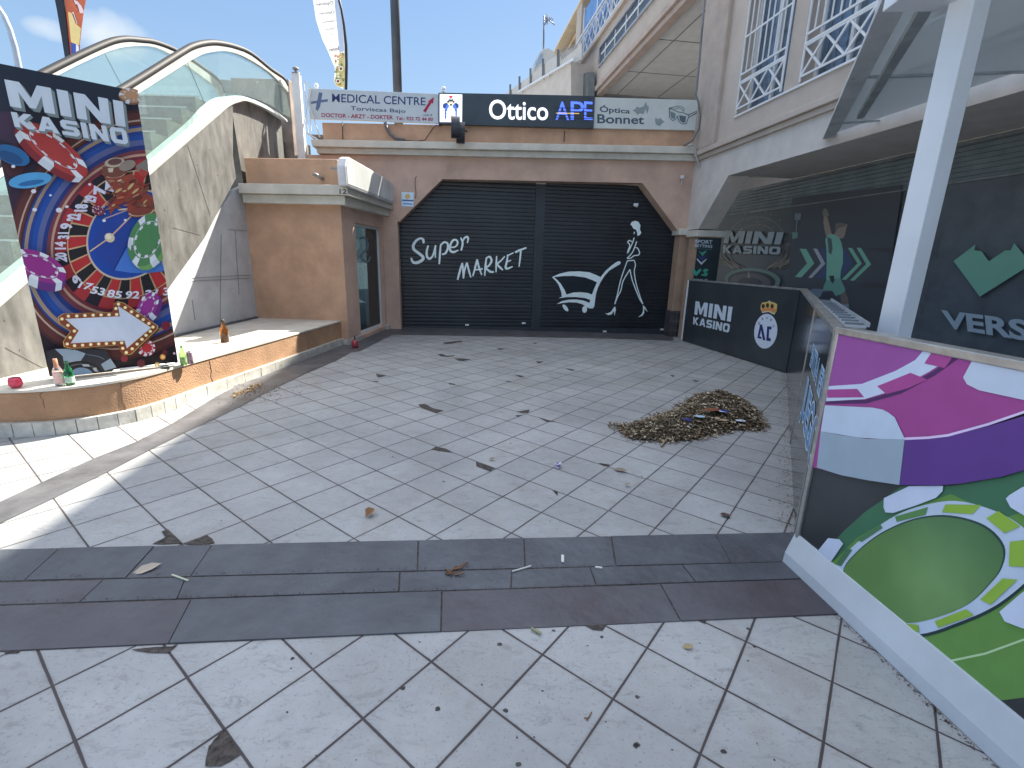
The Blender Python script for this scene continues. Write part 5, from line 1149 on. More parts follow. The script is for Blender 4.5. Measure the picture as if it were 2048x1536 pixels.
# steps
(u0_, z0_), (u1_, z1_) = tr_hi[0], tr_hi[int(len(tr_hi) * .45)]; sl_ = (z1_ - z0_) / (u1_ - u0_); mb = MB(); z = .5; us = u0_ + (z - z0_ - .0) / sl_ + .1; rise = .24
for k in range(14):
    u = us + k * rise / sl_; mb.prism([Vector((XL + .1, u, z)), Vector((-4.82, u, z)), Vector((-4.82, u + .45, z)), Vector((XL + .1, u + .45, z))], [Vector((XL + .1, u, z + rise)), Vector((-4.82, u, z + rise)), Vector((-4.82, u + .45, z + rise)), Vector((XL + .1, u + .45, z + rise))]); z += rise
mb.box(Pl((XL + .1, us + 14 * rise / sl_), (-4.82, us + 14 * rise / sl_)), 0, .86, z - .3, z, -4, 0)
mb.build('steps', mat('step_grey', (.16, .17, .17), .5, metal=.3, var=.2, scale=9), es)
mb = MB(); z = .5 + rise
for k in range(14): u = us + k * rise / sl_; mb.box(Pl((XL + .1, u), (-4.82, u)), 0, .96, z - .012, z + .006, 0, .006); z += rise
mb.build('step_edge', mat('step_pale', (.55, .57, .55), .5), es)
# newel end
ne = ES.uz(575, 160)[0]
mb = MB(); mb.box(ES, ne, ne + .16, 2.9, ES.uz(577, 160)[1], -1.15, .02); mb.build('end_post', mat('newel_brown', (.30, .25, .22), .5, metal=.3, var=.2), es, bevel=.01)
mb = MB(); mb.box(ES, ne + .16, ne + .9, 2.6, ES.uz(590, 275)[1], -.6, 0); mb.build('end_housing', mat('housing_grey', (.17, .16, .15), .6, var=.2), es)
# smoked screen standing across the landing behind the glass
mb = MB(); a = onz(430, 155, 4.6)
sp_ = Pl((-5.9, 13.2), (-4.5, 13.6)); mb.ext(sp_, [(432, 158), (560, 170), (577, 240), (450, 235)], -.02, 0); 
mb.build('landing_screen', mat('screen_grey', (.16, .22, .24), .4, var=.2), None, label='dark grey wall panel seen through the escalator glass at its landing', cat='panel')
# white boarded panel below the escalator
wp = thing('boarded_wall', 'white boarded wall closing the triangle below the steel escalator', 'wall')
WP = Pl((-4.74, 0), (-4.74, 1)); bl = WP.uz(523, 638); zt_ = WP.uz(497, 398)
mb = MB(); mb.ext(WP, [(5.4, PT), (8.84, PT), (8.84, 2.75), (8.5, 2.62), WP.uz(335, 573), (5.4, PT + .4)], -.08, 0.0, False); mb.build('board', mat('board_white', (.50, .51, .53), .6, var=.08, scale=3, dirt=.25), wp)
mb = MB()
for a, b_ in (((385, 556), (500, 550)), ((385, 562), (500, 556)), ((457, 459), (494, 462)), ((442, 470), (440, 650)), ((470, 462), (478, 590)), ((390, 640), (384, 600))): mb.beam(WP.px(*a, .002), WP.px(*b_, .002), .006, .012, up=Vector((1, 0, 0)))
mb.build('scratch', mat('scratch', (.22, .22, .24), .8), wp)
mb = MB(); mb.beam(WP.p(5.4, PT + .02, .02), WP.p(8.8, PT + .02, .02), .03, .03); mb.build('base_pipe', mat('dark_pipe', (.10, .11, .13), .4), wp)
# lattice post at the kiosk roof
fp = thing('fence_post', 'white steel fence post with a crossed lattice panel left of the medical sign', 'fence')
FP = W.off(.10); a0, a1 = FP.uz(590, 146), FP.uz(604, 312)
uf = FP.uz(597, 230)[0]
mb = MB(); mb.box(FP, uf - .075, uf + .075, 3.15, a0[1], -.12, .02); mb.build('post', white_m, fp, bevel=.005)
c0 = FP.p(uf, a0[1], -.05); mb = MB(); mb.lathe(c0, [(.09, 0), (.09, .01), (.02, .03), (.02, .05), (.06, .08), (.06, .10), (.02, .13)], 14); mb.build('finial', mat('finial_grey', (.25, .24, .25), .4), fp, smooth=True)
mb = MB()
for a, b_, w_ in (((607, 162), (622, 176), .03), ((614, 266), (640, 282), .03), ((622, 176), (604, 268), .02), ((606, 175), (640, 275), .02), ((616, 180), (622, 262), .015), ((608, 168), (616, 266), .015)): mb.beam(FP.px(*a), FP.px(*b_), w_, w_)
mb.build('lattice', white_m, fp)

# ================================================================== ADVERTISING BOARD (roulette poster)
pb = thing('poster_board', 'tall MINI KASINO roulette poster board with a light bulb arrow, standing on the low wall', 'advertising board')
LP = (Vector((PB1.x, PB1.y)) - Vector((PB0.x, PB0.y))).length; ZP = PO.uz(279, 184)[1]; ZP0 = PO.uz(20, 130)[1]
ZP = 3.05
mb = MB(); mb.box(PO, 0, LP, PT + .03, ZP, -.05, -.001); mb.build('board', mat('board_edge', (.60, .60, .62), .5), pb, bevel=.003)
for u_ in (.12, LP - .12): mb = MB(); mb.beam(PO.p(u_, PT + .012, -.30), PO.p(u_, PT + .012, .12), .05, .022); mb.build('foot', mat('foot_dark', (.08, .08, .09), .5), pb)
mb = MB(); mb.tube([PO.p(.50, PT + .035, .05), PO.p(.98, PT + .035, .05)], .012, 8); mb.build('crossbar', white_m, pb, smooth=True)
ar = Art(PO, .0005, gain=1.15, step=.00025)
ar.win = [(0.0, PT + .03), (LP, PT + .03), (LP, ZP), (0, ZP)]
# background blend
ar.k += 1
def bgcol(z, u):
    st = [(0.45, (24, 12, 22)), (.95, (30, 14, 28)), (1.5, (52, 24, 46)), (2.1, (48, 30, 52)), (2.5, (38, 30, 46)), (2.75, (28, 34, 52)), (3.1, (22, 32, 48))]
    for i in range(len(st) - 1):
        if z <= st[i + 1][0]: t = max(0, (z - st[i][0]) / (st[i + 1][0] - st[i][0])); return ar.c(tuple(a + (b_ - a) * t for a, b_ in zip(st[i][1], st[i + 1][1])))
    return ar.c(st[-1][1])
zz_ = [PT + .03 + (ZP - PT - .03) * k / 16 for k in range(17)]
for k in range(16): ar.mb.add([PO.p(0, zz_[k], ar.o), PO.p(LP, zz_[k], ar.o), PO.p(LP, zz_[k + 1], ar.o), PO.p(0, zz_[k + 1], ar.o)], [(0, 1, 2, 3)], [bgcol(zz_[k], 0), bgcol(zz_[k], 1), bgcol(zz_[k + 1], 1), bgcol(zz_[k + 1], 0)])
a_ = qf(0, 150, 5.12); b4 = qf(0, 450, 5.12)
for (x, y, r_, c_) in ((120, 540, 60, (60, 40, 62)), (700, 730, 14, (110, 60, 50)), (440, 600, 40, (74, 44, 60))): ar.ell(*a_([(x, y)])[0], r_ * .8, r_ * .5, 20, c_)
for (x, y, r_, c_) in ((30, 320, 24, (70, 34, 40)), (60, 300, 10, (110, 60, 60))): ar.ell(x, y, r_, r_ * 1.4, 10, c_)
CX, CY = 263, 469
def wheel(L_, s_, c_, inner=0, a0=0, a1=360): ar.ell(CX, CY, L_, s_, 135, c_, a0, a1, inner, 72)
wheel(268, 232, (66, 30, 34)); wheel(262, 226, (88, 42, 40)); wheel(248, 212, (176, 150, 132), .985); wheel(238, 204, (58, 26, 34), .97)
wheel(236, 200, (24, 56, 132)); wheel(232, 196, (150, 130, 112), .965); wheel(216, 182, (20, 70, 150)); wheel(206, 172, (84, 92, 140), .93); wheel(196, 160, (26, 46, 110)); wheel(186, 152, (110, 50, 60), .93)
wheel(176, 146, (178, 140, 118)); wheel(171, 141, (110, 40, 52)); wheel(165, 134, (160, 44, 48))
NSEC = 30
for k in range(NSEC):
    ang = k * 360 / NSEC
    wheel(164, 133, (160, 42, 46) if k % 2 else (28, 18, 34), .84, ang, ang + 360 / NSEC)
wheel(139, 118.5, (196, 160, 120)); 
for k in range(NSEC):
    ang = k * 360 / NSEC; wheel(136.5, 116, (170, 40, 42) if k % 2 else (26, 20, 26), .62, ang + .8, ang + 360 / NSEC - .8)
wheel(99, 82, (190, 170, 150)); wheel(95, 78.5, (22, 64, 148)); 
ar.poly(b4([(1170, 462), (1300, 230), (1500, 260), (1640, 300), (1685, 470), (1500, 492), (1330, 488)]), (66, 112, 190))
ar.poly(b4([(1000, 60), (1120, -100), (1300, -120), (1380, 0), (1160, 440), (1000, 330), (940, 200)]), (30, 60, 140))
ar.line(b4([(1395, 0), (1160, 470)]), 1.4, (28, 22, 60)); ar.line(b4([(1120, 130), (920, 270)]), 2.6, (200, 170, 136)); ar.line(b4([(1120, 130), (1350, -100)]), 3, (196, 160, 130)); ar.line(b4([(1060, -60), (1320, -160)]), 2.4, (176, 150, 140))
ar.ell(*b4([(1120, 130)])[0], 10.4, 9, 30, (206, 190, 160)); ar.ell(*b4([(1108, 120)])[0], 6, 5, 30, (226, 214, 190)); ar.line(b4([(1625, 280), (1690, 460)]), 2.4, (190, 160, 150))
WT = (212, 212, 222)
for s_, pg in (('17', [(830, 580), (965, 600), (920, 670), (790, 640)]), ('53', [(950, 622), (1085, 650), (1060, 725), (915, 695)]), ('85', [(1110, 655), (1255, 680), (1235, 752), (1085, 735)]), ('92', [(1290, 675), (1430, 675), (1420, 755), (1272, 750)]), ('31', [(1490, 665), (1620, 655), (1590, 750), (1445, 755)]), ('3', [(1670, 640), (1730, 635), (1728, 718), (1662, 720)])): ar.text(s_, b4(pg), WT, .03)
for s_, pg in (('9', [(745, 600), (735, 515), (815, 510), (840, 590)]), ('20', [(560, 360), (560, 285), (680, 280), (690, 380)]), ('14', [(560, 250), (560, 170), (675, 170), (675, 250)]), ('31', [(590, 145), (590, 75), (710, 75), (710, 145)]), ('9', [(610, 40), (620, -20), (745, -15), (740, 45)])): ar.text(s_, b4(pg), (200, 196, 210), .05)
for s_, pg in (('22', [(675, 1500), (690, 1420), (830, 1420), (820, 1490)]), ('18', [(755, 1400), (770, 1320), (905, 1325), (890, 1400)]), ('29', [(850, 1310), (870, 1230), (1000, 1240), (980, 1310)]), ('7', [(950, 1225), (960, 1130), (1100, 1150), (1080, 1230)]), ('1', [(1070, 1180), (1080, 1080), (1180, 1150), (1160, 1200)])): ar.text(s_, a_(pg), (198, 196, 214), .06)
# gold turret
GD, GB, BR, RD = (190, 160, 110), (150, 110, 84), (110, 62, 48), (140, 50, 40)
ar.poly(a_([(1060, 1050), (1200, 1060), (1340, 1010), (1420, 1080), (1440, 1180), (1520, 1220), (1600, 1290), (1600, 1430), (1420, 1450), (1300, 1400), (1290, 1300), (1180, 1360), (1130, 1430), (1100, 1350), (1200, 1240), (1120, 1130)]), (140, 60, 44))
ar.poly(a_([(1050, 940), (1290, 920), (1300, 1010), (1200, 1060), (1090, 1060), (1035, 1020)]), BR); ar.ell(*a_([(1170, 900)])[0], 20, 9.5, -8, (176, 160, 140)); ar.ell(*a_([(1172, 892)])[0], 14, 6.5, -8, (96, 62, 58)); ar.ell(*a_([(1300, 930)])[0], 17, 10, -20, (138, 124, 112)); ar.ell(*a_([(1180, 1030)])[0], 19, 5, -8, (170, 140, 110), 0, 180, .8)
ar.poly(a_([(1100, 960), (1160, 955), (1150, 1000), (1110, 1000)]), (196, 180, 160)); ar.poly(a_([(1390, 930), (1520, 850), (1530, 880), (1500, 990), (1400, 1000)]), (120, 112, 104)); ar.poly(a_([(1430, 960), (1520, 1000), (1480, 1060), (1420, 1020)]), (160, 60, 50))
rnd = random.Random(11)
for k in range(60):
    x, y = rnd.uniform(1090, 1600), rnd.uniform(1080, 1440)
    if y > 1400 - (x - 1090) * .1 and x < 1250: continue
    c_ = rnd.choice([GD, GB, BR, RD, (205, 180, 150), (90, 40, 34), (170, 96, 64), (120, 60, 46)]); r1_ = rnd.uniform(4, 11)
    ar.ell(*a_([(x, y)])[0], r1_, r1_ * rnd.uniform(.15, .45), rnd.uniform(-50, 10), c_, n=12)
ar.ell(*a_([(1440, 1410)])[0], 26, 9, -8, (120, 56, 44)); ar.ell(*a_([(1440, 1400)])[0], 26, 9, -8, (190, 160, 130), 0, 180, .86); ar.ell(*a_([(1000, 1390)])[0], 13, 10, 10, (120, 44, 62))
for k in range(26): ar.ell(*a_([(rnd.uniform(930, 1070), rnd.uniform(1340, 1430))])[0], 2, 1.2, rnd.uniform(0, 90), rnd.choice([(190, 170, 180), (80, 24, 44)]), n=8)
# casino chips
def chip(cx_, cy_, a, b_, rot, col, edge, t, npat=8, ph=0, ring=True):
    dx, dy = t
    for k in range(5, 0, -1): ar.ell(cx_ + dx * k / 5, cy_ + dy * k / 5, a, b_, rot, edge, n=40)
    ar.ell(cx_, cy_, a, b_, rot, col, n=40)
    for k in range(npat):
        a0 = ph + k * 360 / npat; ar.ell(cx_, cy_, a, b_, rot, (206, 210, 216), a0, a0 + 20, .74, 40)
        if dy > 0 and math.sin(R(a0 + rot)) > 0: 
            pa = R(a0); pb_ = R(a0 + 20); cr2, sr2 = math.cos(R(rot)), math.sin(R(rot)); pts = []
            for an in (pa, pb_): x, y = a * math.cos(an), b_ * math.sin(an); pts.append((cx_ + x * cr2 - y * sr2, cy_ + x * sr2 + y * cr2))
            ar.poly([pts[0], pts[1], (pts[1][0] + dx, pts[1][1] + dy), (pts[0][0] + dx, pts[0][1] + dy)], (190, 196, 204))
    ar.ell(cx_, cy_, a * .70, b_ * .70, rot, (208, 206, 212), n=40); 
    for k in range(10): ar.ell(cx_, cy_, a * .68, b_ * .68, rot, col, k * 36, k * 36 + 20, .86, 40)
    ar.ell(cx_, cy_, a * .585, b_ * .585, rot, col, n=40)
ar.ell(*a_([(130, 830)])[0], 36, 18, 22, (34, 92, 140)); ar.ell(*a_([(110, 850)])[0], 26, 10, 22, (28, 70, 116))
ar.ell(*a_([(310, 1085)])[0], 43, 15, -8, (76, 148, 196)); ar.ell(*a_([(320, 1110)])[0], 26, 5, -9, (36, 96, 150))
chip(*a_([(545, 770)])[0], 84, 27, 38, (160, 52, 48), (120, 34, 40), (-9, 10), 6, 15)
chip(*b4([(1500, 150)])[0], 36, 55, 22, (74, 124, 78), (104, 150, 84), (6, 8), 6, 30)
chip(*b4([(400, 420)])[0], 58, 27, 24, (136, 38, 120), (92, 40, 112), (-2, 16), 6, 20)
chip(*b4([(1495, 830)])[0], 18, 32, 32, (140, 44, 130), (104, 36, 110), (7, 6), 6, 10)
chip(*b4([(1490, 1245)])[0], 17, 15, 10, (170, 40, 48), (110, 24, 40), (-2, 2), 9, 0)
chip(*a_([(1330, 230)])[0], 24, 14, 10, (170, 130, 96), (120, 84, 64), (-1, 4), 5, 20)
# black chip at the foot
ar.poly(b4([(470, 1280), (560, 1250), (900, 1250), (1080, 1270), (1180, 1440), (1060, 1560), (620, 1620), (500, 1500)]), (36, 36, 44)); ar.poly(b4([(560, 1255), (730, 1250), (870, 1300), (820, 1375), (650, 1395), (640, 1330)]), (132, 148, 164)); ar.poly(b4([(1025, 1408), (1120, 1350), (1180, 1440), (1065, 1475)]), (130, 146, 160))
ar.ell(*b4([(840, 1530)])[0], 44, 30, 8, (14, 14, 18)); ar.ell(*b4([(840, 1530)])[0], 38, 25, 8, (70, 74, 84), 0, 360, .9); ar.ell(*b4([(835, 1545)])[0], 25, 20, 10, (104, 130, 156)); ar.line(b4([(880, 1310), (1000, 1330), (1060, 1360)]), 1.2, (96, 110, 124))
ar.poly(b4([(830, 1410), (900, 1408), (915, 1432), (845, 1430)]), (150, 160, 168)); ar.poly(b4([(940, 1450), (975, 1440), (995, 1485), (960, 1480)]), (150, 160, 168))
for (x, y, r_, c_) in ((1650, 1335, 6, (200, 120, 60)), (1650, 1335, 3.6, (240, 200, 120)), (1592, 1415, 5, (190, 150, 90)), (1592, 1415, 3, (236, 220, 170)), (1260, 1350, 7, (120, 34, 44)), (1430, 1400, 8, (80, 26, 36)), (1680, 1020, 9, (110, 26, 44)), (1765, 1300, 2.4, (200, 180, 180)), (1670, 1290, 5, (96, 30, 34))): ar.ell(*b4([(x, y)])[0], r_, r_, 0, c_, n=20)
for (x, y, r_) in ((355, 1385, 4.6), (680, 1355, 3.4), (515, 1240, 2.6), (910, 1130, 3), (1055, 1495, 3.6), (1270, 1490, 3), (140, 950, 4), (345, 1200, 5), (600, 1390, 6)): ar.ell(*a_([(x, y)])[0], r_, r_ * .8, 0, (206, 206, 214), n=14)
# arrow of bulbs
AR = [(590, 930), (640, 895), (1140, 885), (1150, 800), (1190, 770), (1260, 790), (1600, 1020), (1600, 1050), (1330, 1310), (1260, 1315), (1215, 1270), (1200, 1215), (720, 1250), (650, 1230), (640, 1180), (715, 1075), (600, 990)]
def sc_poly(P, k, c0=(1090, 1040)): return [(c0[0] + (x - c0[0]) * k, c0[1] + (y - c0[1]) * k) for x, y in P]
ar.poly(b4([(x + 12, y + 12) for x, y in AR]), (70, 52, 30)); ar.poly(b4(AR), (196, 156, 84)); ar.poly(b4(sc_poly(AR, .982)), (126, 62, 40))
IN = [(665, 950), (1215, 925), (1195, 820), (1530, 1040), (1285, 1245), (1260, 1170), (720, 1195), (800, 1068)]
ar.poly(b4(sc_poly(IN, 1.012)), (190, 150, 90)); ar.poly(b4(IN), (190, 198, 214))
for x, y in ((630, 950), (695, 922), (780, 920), (862, 915), (945, 912), (1025, 910), (1105, 908), (1182, 905), (1175, 845), (1200, 800), (1268, 835), (1332, 878), (1392, 918), (1450, 957), (1507, 995), (1548, 1032), (1520, 1075), (1478, 1115), (1437, 1155), (1388, 1203), (1338, 1250), (1278, 1287), (1242, 1245), (1232, 1190), (1155, 1193), (1078, 1197), (1000, 1200), (920, 1206), (838, 1212), (757, 1217), (683, 1200), (712, 1135), (755, 1070), (690, 1012)):
    ar.ell(*b4([(x, y)])[0], 3.8, 3.4, 0, (200, 160, 96), n=12); ar.ell(*b4([(x, y)])[0], 2.9, 2.6, 0, (240, 226, 180), n=12)
sd3 = (0.10, .12, (112, 124, 126))
ar.blk('MINI', a_([(50, 80), (1240, 300), (1270, 555), (110, 350)]), (186, 196, 206), .17, sd3); ar.blk('KASINO', a_([(115, 405), (1270, 575), (1300, 735), (155, 555)]), (186, 196, 206), .17, (0.10, .16, (112, 124, 126)))
ar.build('artwork', None, pb)

# ================================================================== THINGS BEHIND THE PARAPET
def flag_pole(name, label, px_base, ydist, path, m, r):
    pass
lp = thing('street_lamp', 'curved grey street lamp pole rising behind the poster board at the far left', 'street lamp')
def at_y(px_, py_, y): r_ = ray(px_, py_); return CAMP + r_ * (y / r_.y)
pts = [at_y(x, y, 16) for x, y in ((60, 300), (45, 180), (37, 132), (30, 95), (20, 60), (8, 32), (-8, 8), (-30, -12), (-60, -30))]
mb = MB(); mb.tube(pts, [.10, .09, .08, .075, .07, .065, .06, .055, .05], 10); mb.build('pole', mat('lamp_grey', (.42, .46, .52), .4, metal=.3), lp, smooth=True)
mb = MB(); e1 = pts[-1]; mb.tube([e1, e1 + Vector((-.4, 0, .05)), e1 + Vector((-.9, 0, .02))], [.07, .14, .10], 10); mb.build('lamp_head', mat('lamp_grey', 0), lp, smooth=True)
dp = thing('dark_pole', 'straight dark steel pole standing behind the medical sign', 'pole')
P1, P2 = at_y(797, 240, 14), at_y(795, -60, 14); P1.z = 3.9; mb = MB(); x_ = (P1.x + P2.x) / 2; mb.tube([Vector((P1.x, 14, 3.9)), Vector((P1.x, 14, 12))], .115, 14); mb.build('shaft', mat('pole_dark', (.055, .065, .08), .5), dp, smooth=True)
mb = MB(); mb.tube([Vector((P1.x, 14, 3.9)), Vector((P1.x, 14, 4.05))], .2, 14); mb.build('base', mat('pole_dark', 0), dp, smooth=True)
# feather flag, optician
YF = 13.0; FPL = Pl((0, YF), (1, YF))
f1 = thing('feather_flag', 'white feather flag with rows of mirrored Optician lettering, seen from behind', 'flag')
mb = MB(); mb.tube([FPL.px(*p) for p in ((690, 230), (692, 178), (693, 130), (692, 90), (688, 50), (683, 20), (676, -8), (664, -40))], [.035] * 4 + [.03] * 4, 8); mb.build('pole', mat('pole_black', (.02, .02, .03), .4), f1, smooth=True)
cloth = [(624, -14), (632, 40), (645, 80), (657, 105), (665, 125), (670, 136), (669, 150), (668, 162), (673, 172), (686, 177), (690, 150), (691, 110), (688, 60), (681, 20), (674, -10)]
mb = MB(); mb.ext(FPL, cloth, -.004, .004); sail = mb.build('sail', mat('flag_white', (.80, .80, .80), .7, var=.04), f1)
for fc in sail.data.materials: 
    b_ = fc.node_tree.nodes['Principled BSDF']
tn = MATS['flag_white'].node_tree; bs = tn.nodes['Principled BSDF']; tl_ = tn.nodes.new('ShaderNodeBsdfTranslucent'); tl_.inputs[0].default_value = (.85, .85, .85, 1); ms = tn.nodes.new('ShaderNodeMixShader'); ms.inputs[0].default_value = .5
tn.links.new(bs.outputs[0], ms.inputs[1]); tn.links.new(tl_.outputs[0], ms.inputs[2]); tn.links.new(ms.outputs[0], tn.nodes['Material Output'].inputs[0])
ar = Art(FPL, .008, gain=1.3, step=.001)
q = qf(540, 0, 6.827)
def mirtext(s_, pg, c_): ar.text(s_, [pg[1], pg[0], pg[3], pg[2]], c_, .02)
for y0, y1, xl, xr in ((10, 90, 630, 865), (140, 210, 675, 880), (262, 322, 710, 885), (368, 422, 745, 890), (452, 492, 770, 890), (535, 565, 795, 890), (600, 626, 812, 890)): mirtext('Optician', q([(xl, y0 + 30), (xr, y0), (xr, y1 - 15), (xl, y1)]), (120, 122, 130))
mirtext('Bonn', q([(812, 655), (962, 630), (962, 685), (812, 705)]), (66, 72, 84))
ar.poly(q([(880, 0), (940, 0), (985, 250), (1015, 700), (950, 720), (930, 500), (905, 250)]), (170, 184, 204))
ar.poly(q([(950, 720), (1018, 720), (1024, 1200), (960, 1190), (900, 1170), (880, 1100), (905, 1020), (895, 930), (935, 925)]), (196, 186, 130))
rnd = random.Random(4)
for k in range(44): ar.ell(*q([(rnd.uniform(900, 1010), rnd.uniform(740, 1160))])[0], rnd.uniform(1, 3), rnd.uniform(1, 3.5), rnd.uniform(0, 90), rnd.choice([(200, 190, 120), (120, 150, 110), (215, 150, 110), (90, 120, 90), (226, 220, 180), (170, 120, 60)]), n=10)
for x, y in ((980, 950), (940, 1120)): ar.ell(*q([(x, y)])[0], 4.6, 5, 20, (232, 224, 196), n=16); ar.ell(*q([(x, y)])[0], 2.6, 3, 20, (120, 50, 50), n=12)
ar.build('print', None, f1)
# feather flag, orange
YG_ = 12.0; FPM = Pl((0, YG_), (1, YG_))
f2 = thing('feather_flag', 'orange and yellow feather flag on a black pole beside the far escalator handrail', 'flag')
mb = MB(); mb.ext(FPM, [(108, -20), (126, -20), (134, 40), (138, 80), (142, 118), (137, 140), (133, 122), (125, 72), (116, 20)], -.03, .03); mb.build('pole', mat('pole_black', 0), f2)
mb = MB(); mb.ext(FPM, [(126, -20), (175, -20), (168, 20), (163, 58), (160, 85), (160, 108), (150, 125), (141, 120), (136, 70), (131, 10)], -.004, .004); mb.build('sail', mat('flag_orange', (.68, .16, .07), .7, var=.1), f2)
ar = Art(FPM, .008, gain=1.25, step=.001); q = qf(0, 0, 6.827)
ar.poly(q([(930, 160), (980, 180), (1040, 330), (1105, 385), (1095, 500), (1080, 620), (970, 575), (950, 380)]), (222, 196, 130)); ar.poly(q([(968, 580), (1080, 620), (1095, 730), (1000, 800), (975, 760)]), (66, 82, 160)); ar.poly(q([(1040, 600), (1075, 630), (1085, 730), (1040, 750)]), (222, 228, 240))
for pg in ([(1010, 0), (1060, 20), (1120, 90), (1140, 150), (1085, 160), (1060, 60), (1020, 60)], [(985, 165), (1010, 170), (1060, 330), (1040, 320)], [(1090, 140), (1145, 140), (1140, 185), (1095, 180)]): ar.poly(q(pg), (226, 200, 200))
ar.line(q([(1000, 10), (1080, 140), (1050, 160)]), 1.2, (90, 40, 50)); ar.line(q([(1000, 190), (1040, 320)]), 1.4, (60, 60, 90)); ar.build('print', None, f2)
# rooftop terrace wing with slatted screen
tw = thing('terrace_wing', 'lower building wing on the skyline with a slatted terrace screen and white handrail', 'building')
q0, q1 = onz(1148, 118, 8.8), onz(1038, 185, 8.8); TW = Pl((q1.x, q1.y), (q0.x, q0.y))
tc_m = mat('wing_render', (.60, .54, .48), .9, var=.05)
mb = MB(); mb.ext(TW, [(930, 252), (1142, 122), (1142, 300), (930, 300)], -3, 0); mb.build('wall', tc_m, tw)
mb = MB(); mb.ext(TW, [(960, 209), (1003.6, 184), (1064, 139), (1085, 118), (1152, 83), (1152, 116), (1038, 184), (930, 251), (930, 235)], -.30, -.25); mb.build('screen', mat('screen_pale', (.56, .54, .50), .8, var=.05), tw)
mb = MB(); 
for k in range(13):
    x = 1118 + k * 2.6; mb.beam(TW.px(x, 100 - k * 1.0, -.24), TW.px(x + 6, 120 - k * 2.2, -.24), .02, .02)
mb.build('slat', mat('slat_taupe', (.30, .28, .26), .8), tw)  # slats in a darker tone than the pale screen
for x, y0, y1 in ((1020.5, 169, 188), (1039, 153, 180), (1061, 137, 173), (1086, 118, 155), (1116, 99, 141)): mb = MB(); mb.beam(TW.px(x, y0, -.2), TW.px(x, y1, -.2), .09, .06); mb.build('screen_post', mat('post_grey', (.16, .17, .18), .6), tw)
mb = MB(); mb.beam(TW.px(1036, 185, .05), TW.px(1149, 118, .05), .08, .08)
for x, y in ((1044, 181), (1086, 156), (1097, 149), (1140, 123)): mb.beam(TW.px(x, y, .05), TW.px(x, y + 6, .05), .05, .05)
mb.build('handrail', white_m, tw)
dm = thing('stair_dome', 'rounded pale vault top rising behind the slatted terrace screen', 'roof')
YD = 25.5; DPL = Pl((0, YD), (1, YD)); arc = [(1063, 150), (1066, 132), (1072, 118), (1079, 106), (1087, 98.5), (1096, 96.5), (1104, 100), (1112, 112), (1112, 160)]
mb = MB(); mb.ext(DPL, arc, -2.5, 0); mb.build('vault', mat('vault_pale', (.62, .62, .58), .8, var=.04), dm)
mb = MB(); mb.ext(DPL, [(1069, 140), (1072, 125), (1080, 110), (1085, 106), (1085, 122), (1075, 130)], 0, .02); mb.build('pane', mat('dome_glass', (.35, .48, .62), .1), dm)
an = thing('tv_antenna', 'thin rooftop TV antenna on a mast above the rounded vault', 'antenna')
mb = MB(); mb.tube([DPL.px(1087, 98, -.3), DPL.px(1088, 32, -.3)], .035, 6); mb.build('mast', mat('mast', (.12, .12, .14), .5), an, smooth=True)
mb = MB(); 
mb.tube([DPL.px(1088, 33, -.3), DPL.px(1110, 50, -.3)], .025, 6)
for a, b_ in (((1090, 50), (1095.5, 26)), ((1094, 47), (1097, 30)), ((1098, 40), (1100, 34)), ((1100, 41), (1103, 35)), ((1103, 43), (1106, 37)), ((1094.5, 49), (1092, 37))): mb.tube([DPL.px(*a, -.3), DPL.px(*b_, -.3)], .02, 5)
mb.build('boom', mat('mast', 0), an, smooth=True)
# green-white sign across the passage
gs = thing('green_sign', 'slanted pale green shop sign half hidden behind the black illuminated sign', 'sign')
g0, g1_ = onz(1165, 160, 6.2), onz(1113, 189, 6.2); GP = RW.off(.35)
mb = MB(); mb.ext(GP, [(1100, 196), (1166, 149), (1170, 240), (1100, 240)], -.12, 0); mb.build('panel', mat('sign_green', (.42, .62, .56), .4, var=.06), gs)
mb = MB(); mb.ext(GP, [(1166.5, 148), (1176, 144), (1176, 240), (1168, 240)], -.25, .02); mb.build('end_cap', mat('cap_dark', (.16, .18, .18), .5), gs)
ar = Art(GP, .003, gain=1.2)
for a, b_ in (((1160, 168), (1140, 186)), ((1163, 174), (1143, 187)), ((1164, 181), (1145, 189))): ar.line([a, b_], 2, (70, 130, 120))
for x in (1128, 1133, 1139, 1146): ar.line([(x, 195), (x + 2, 181 - (x - 1128) * .5)], 2.2, (70, 120, 130))
ar.build('print', None, gs)

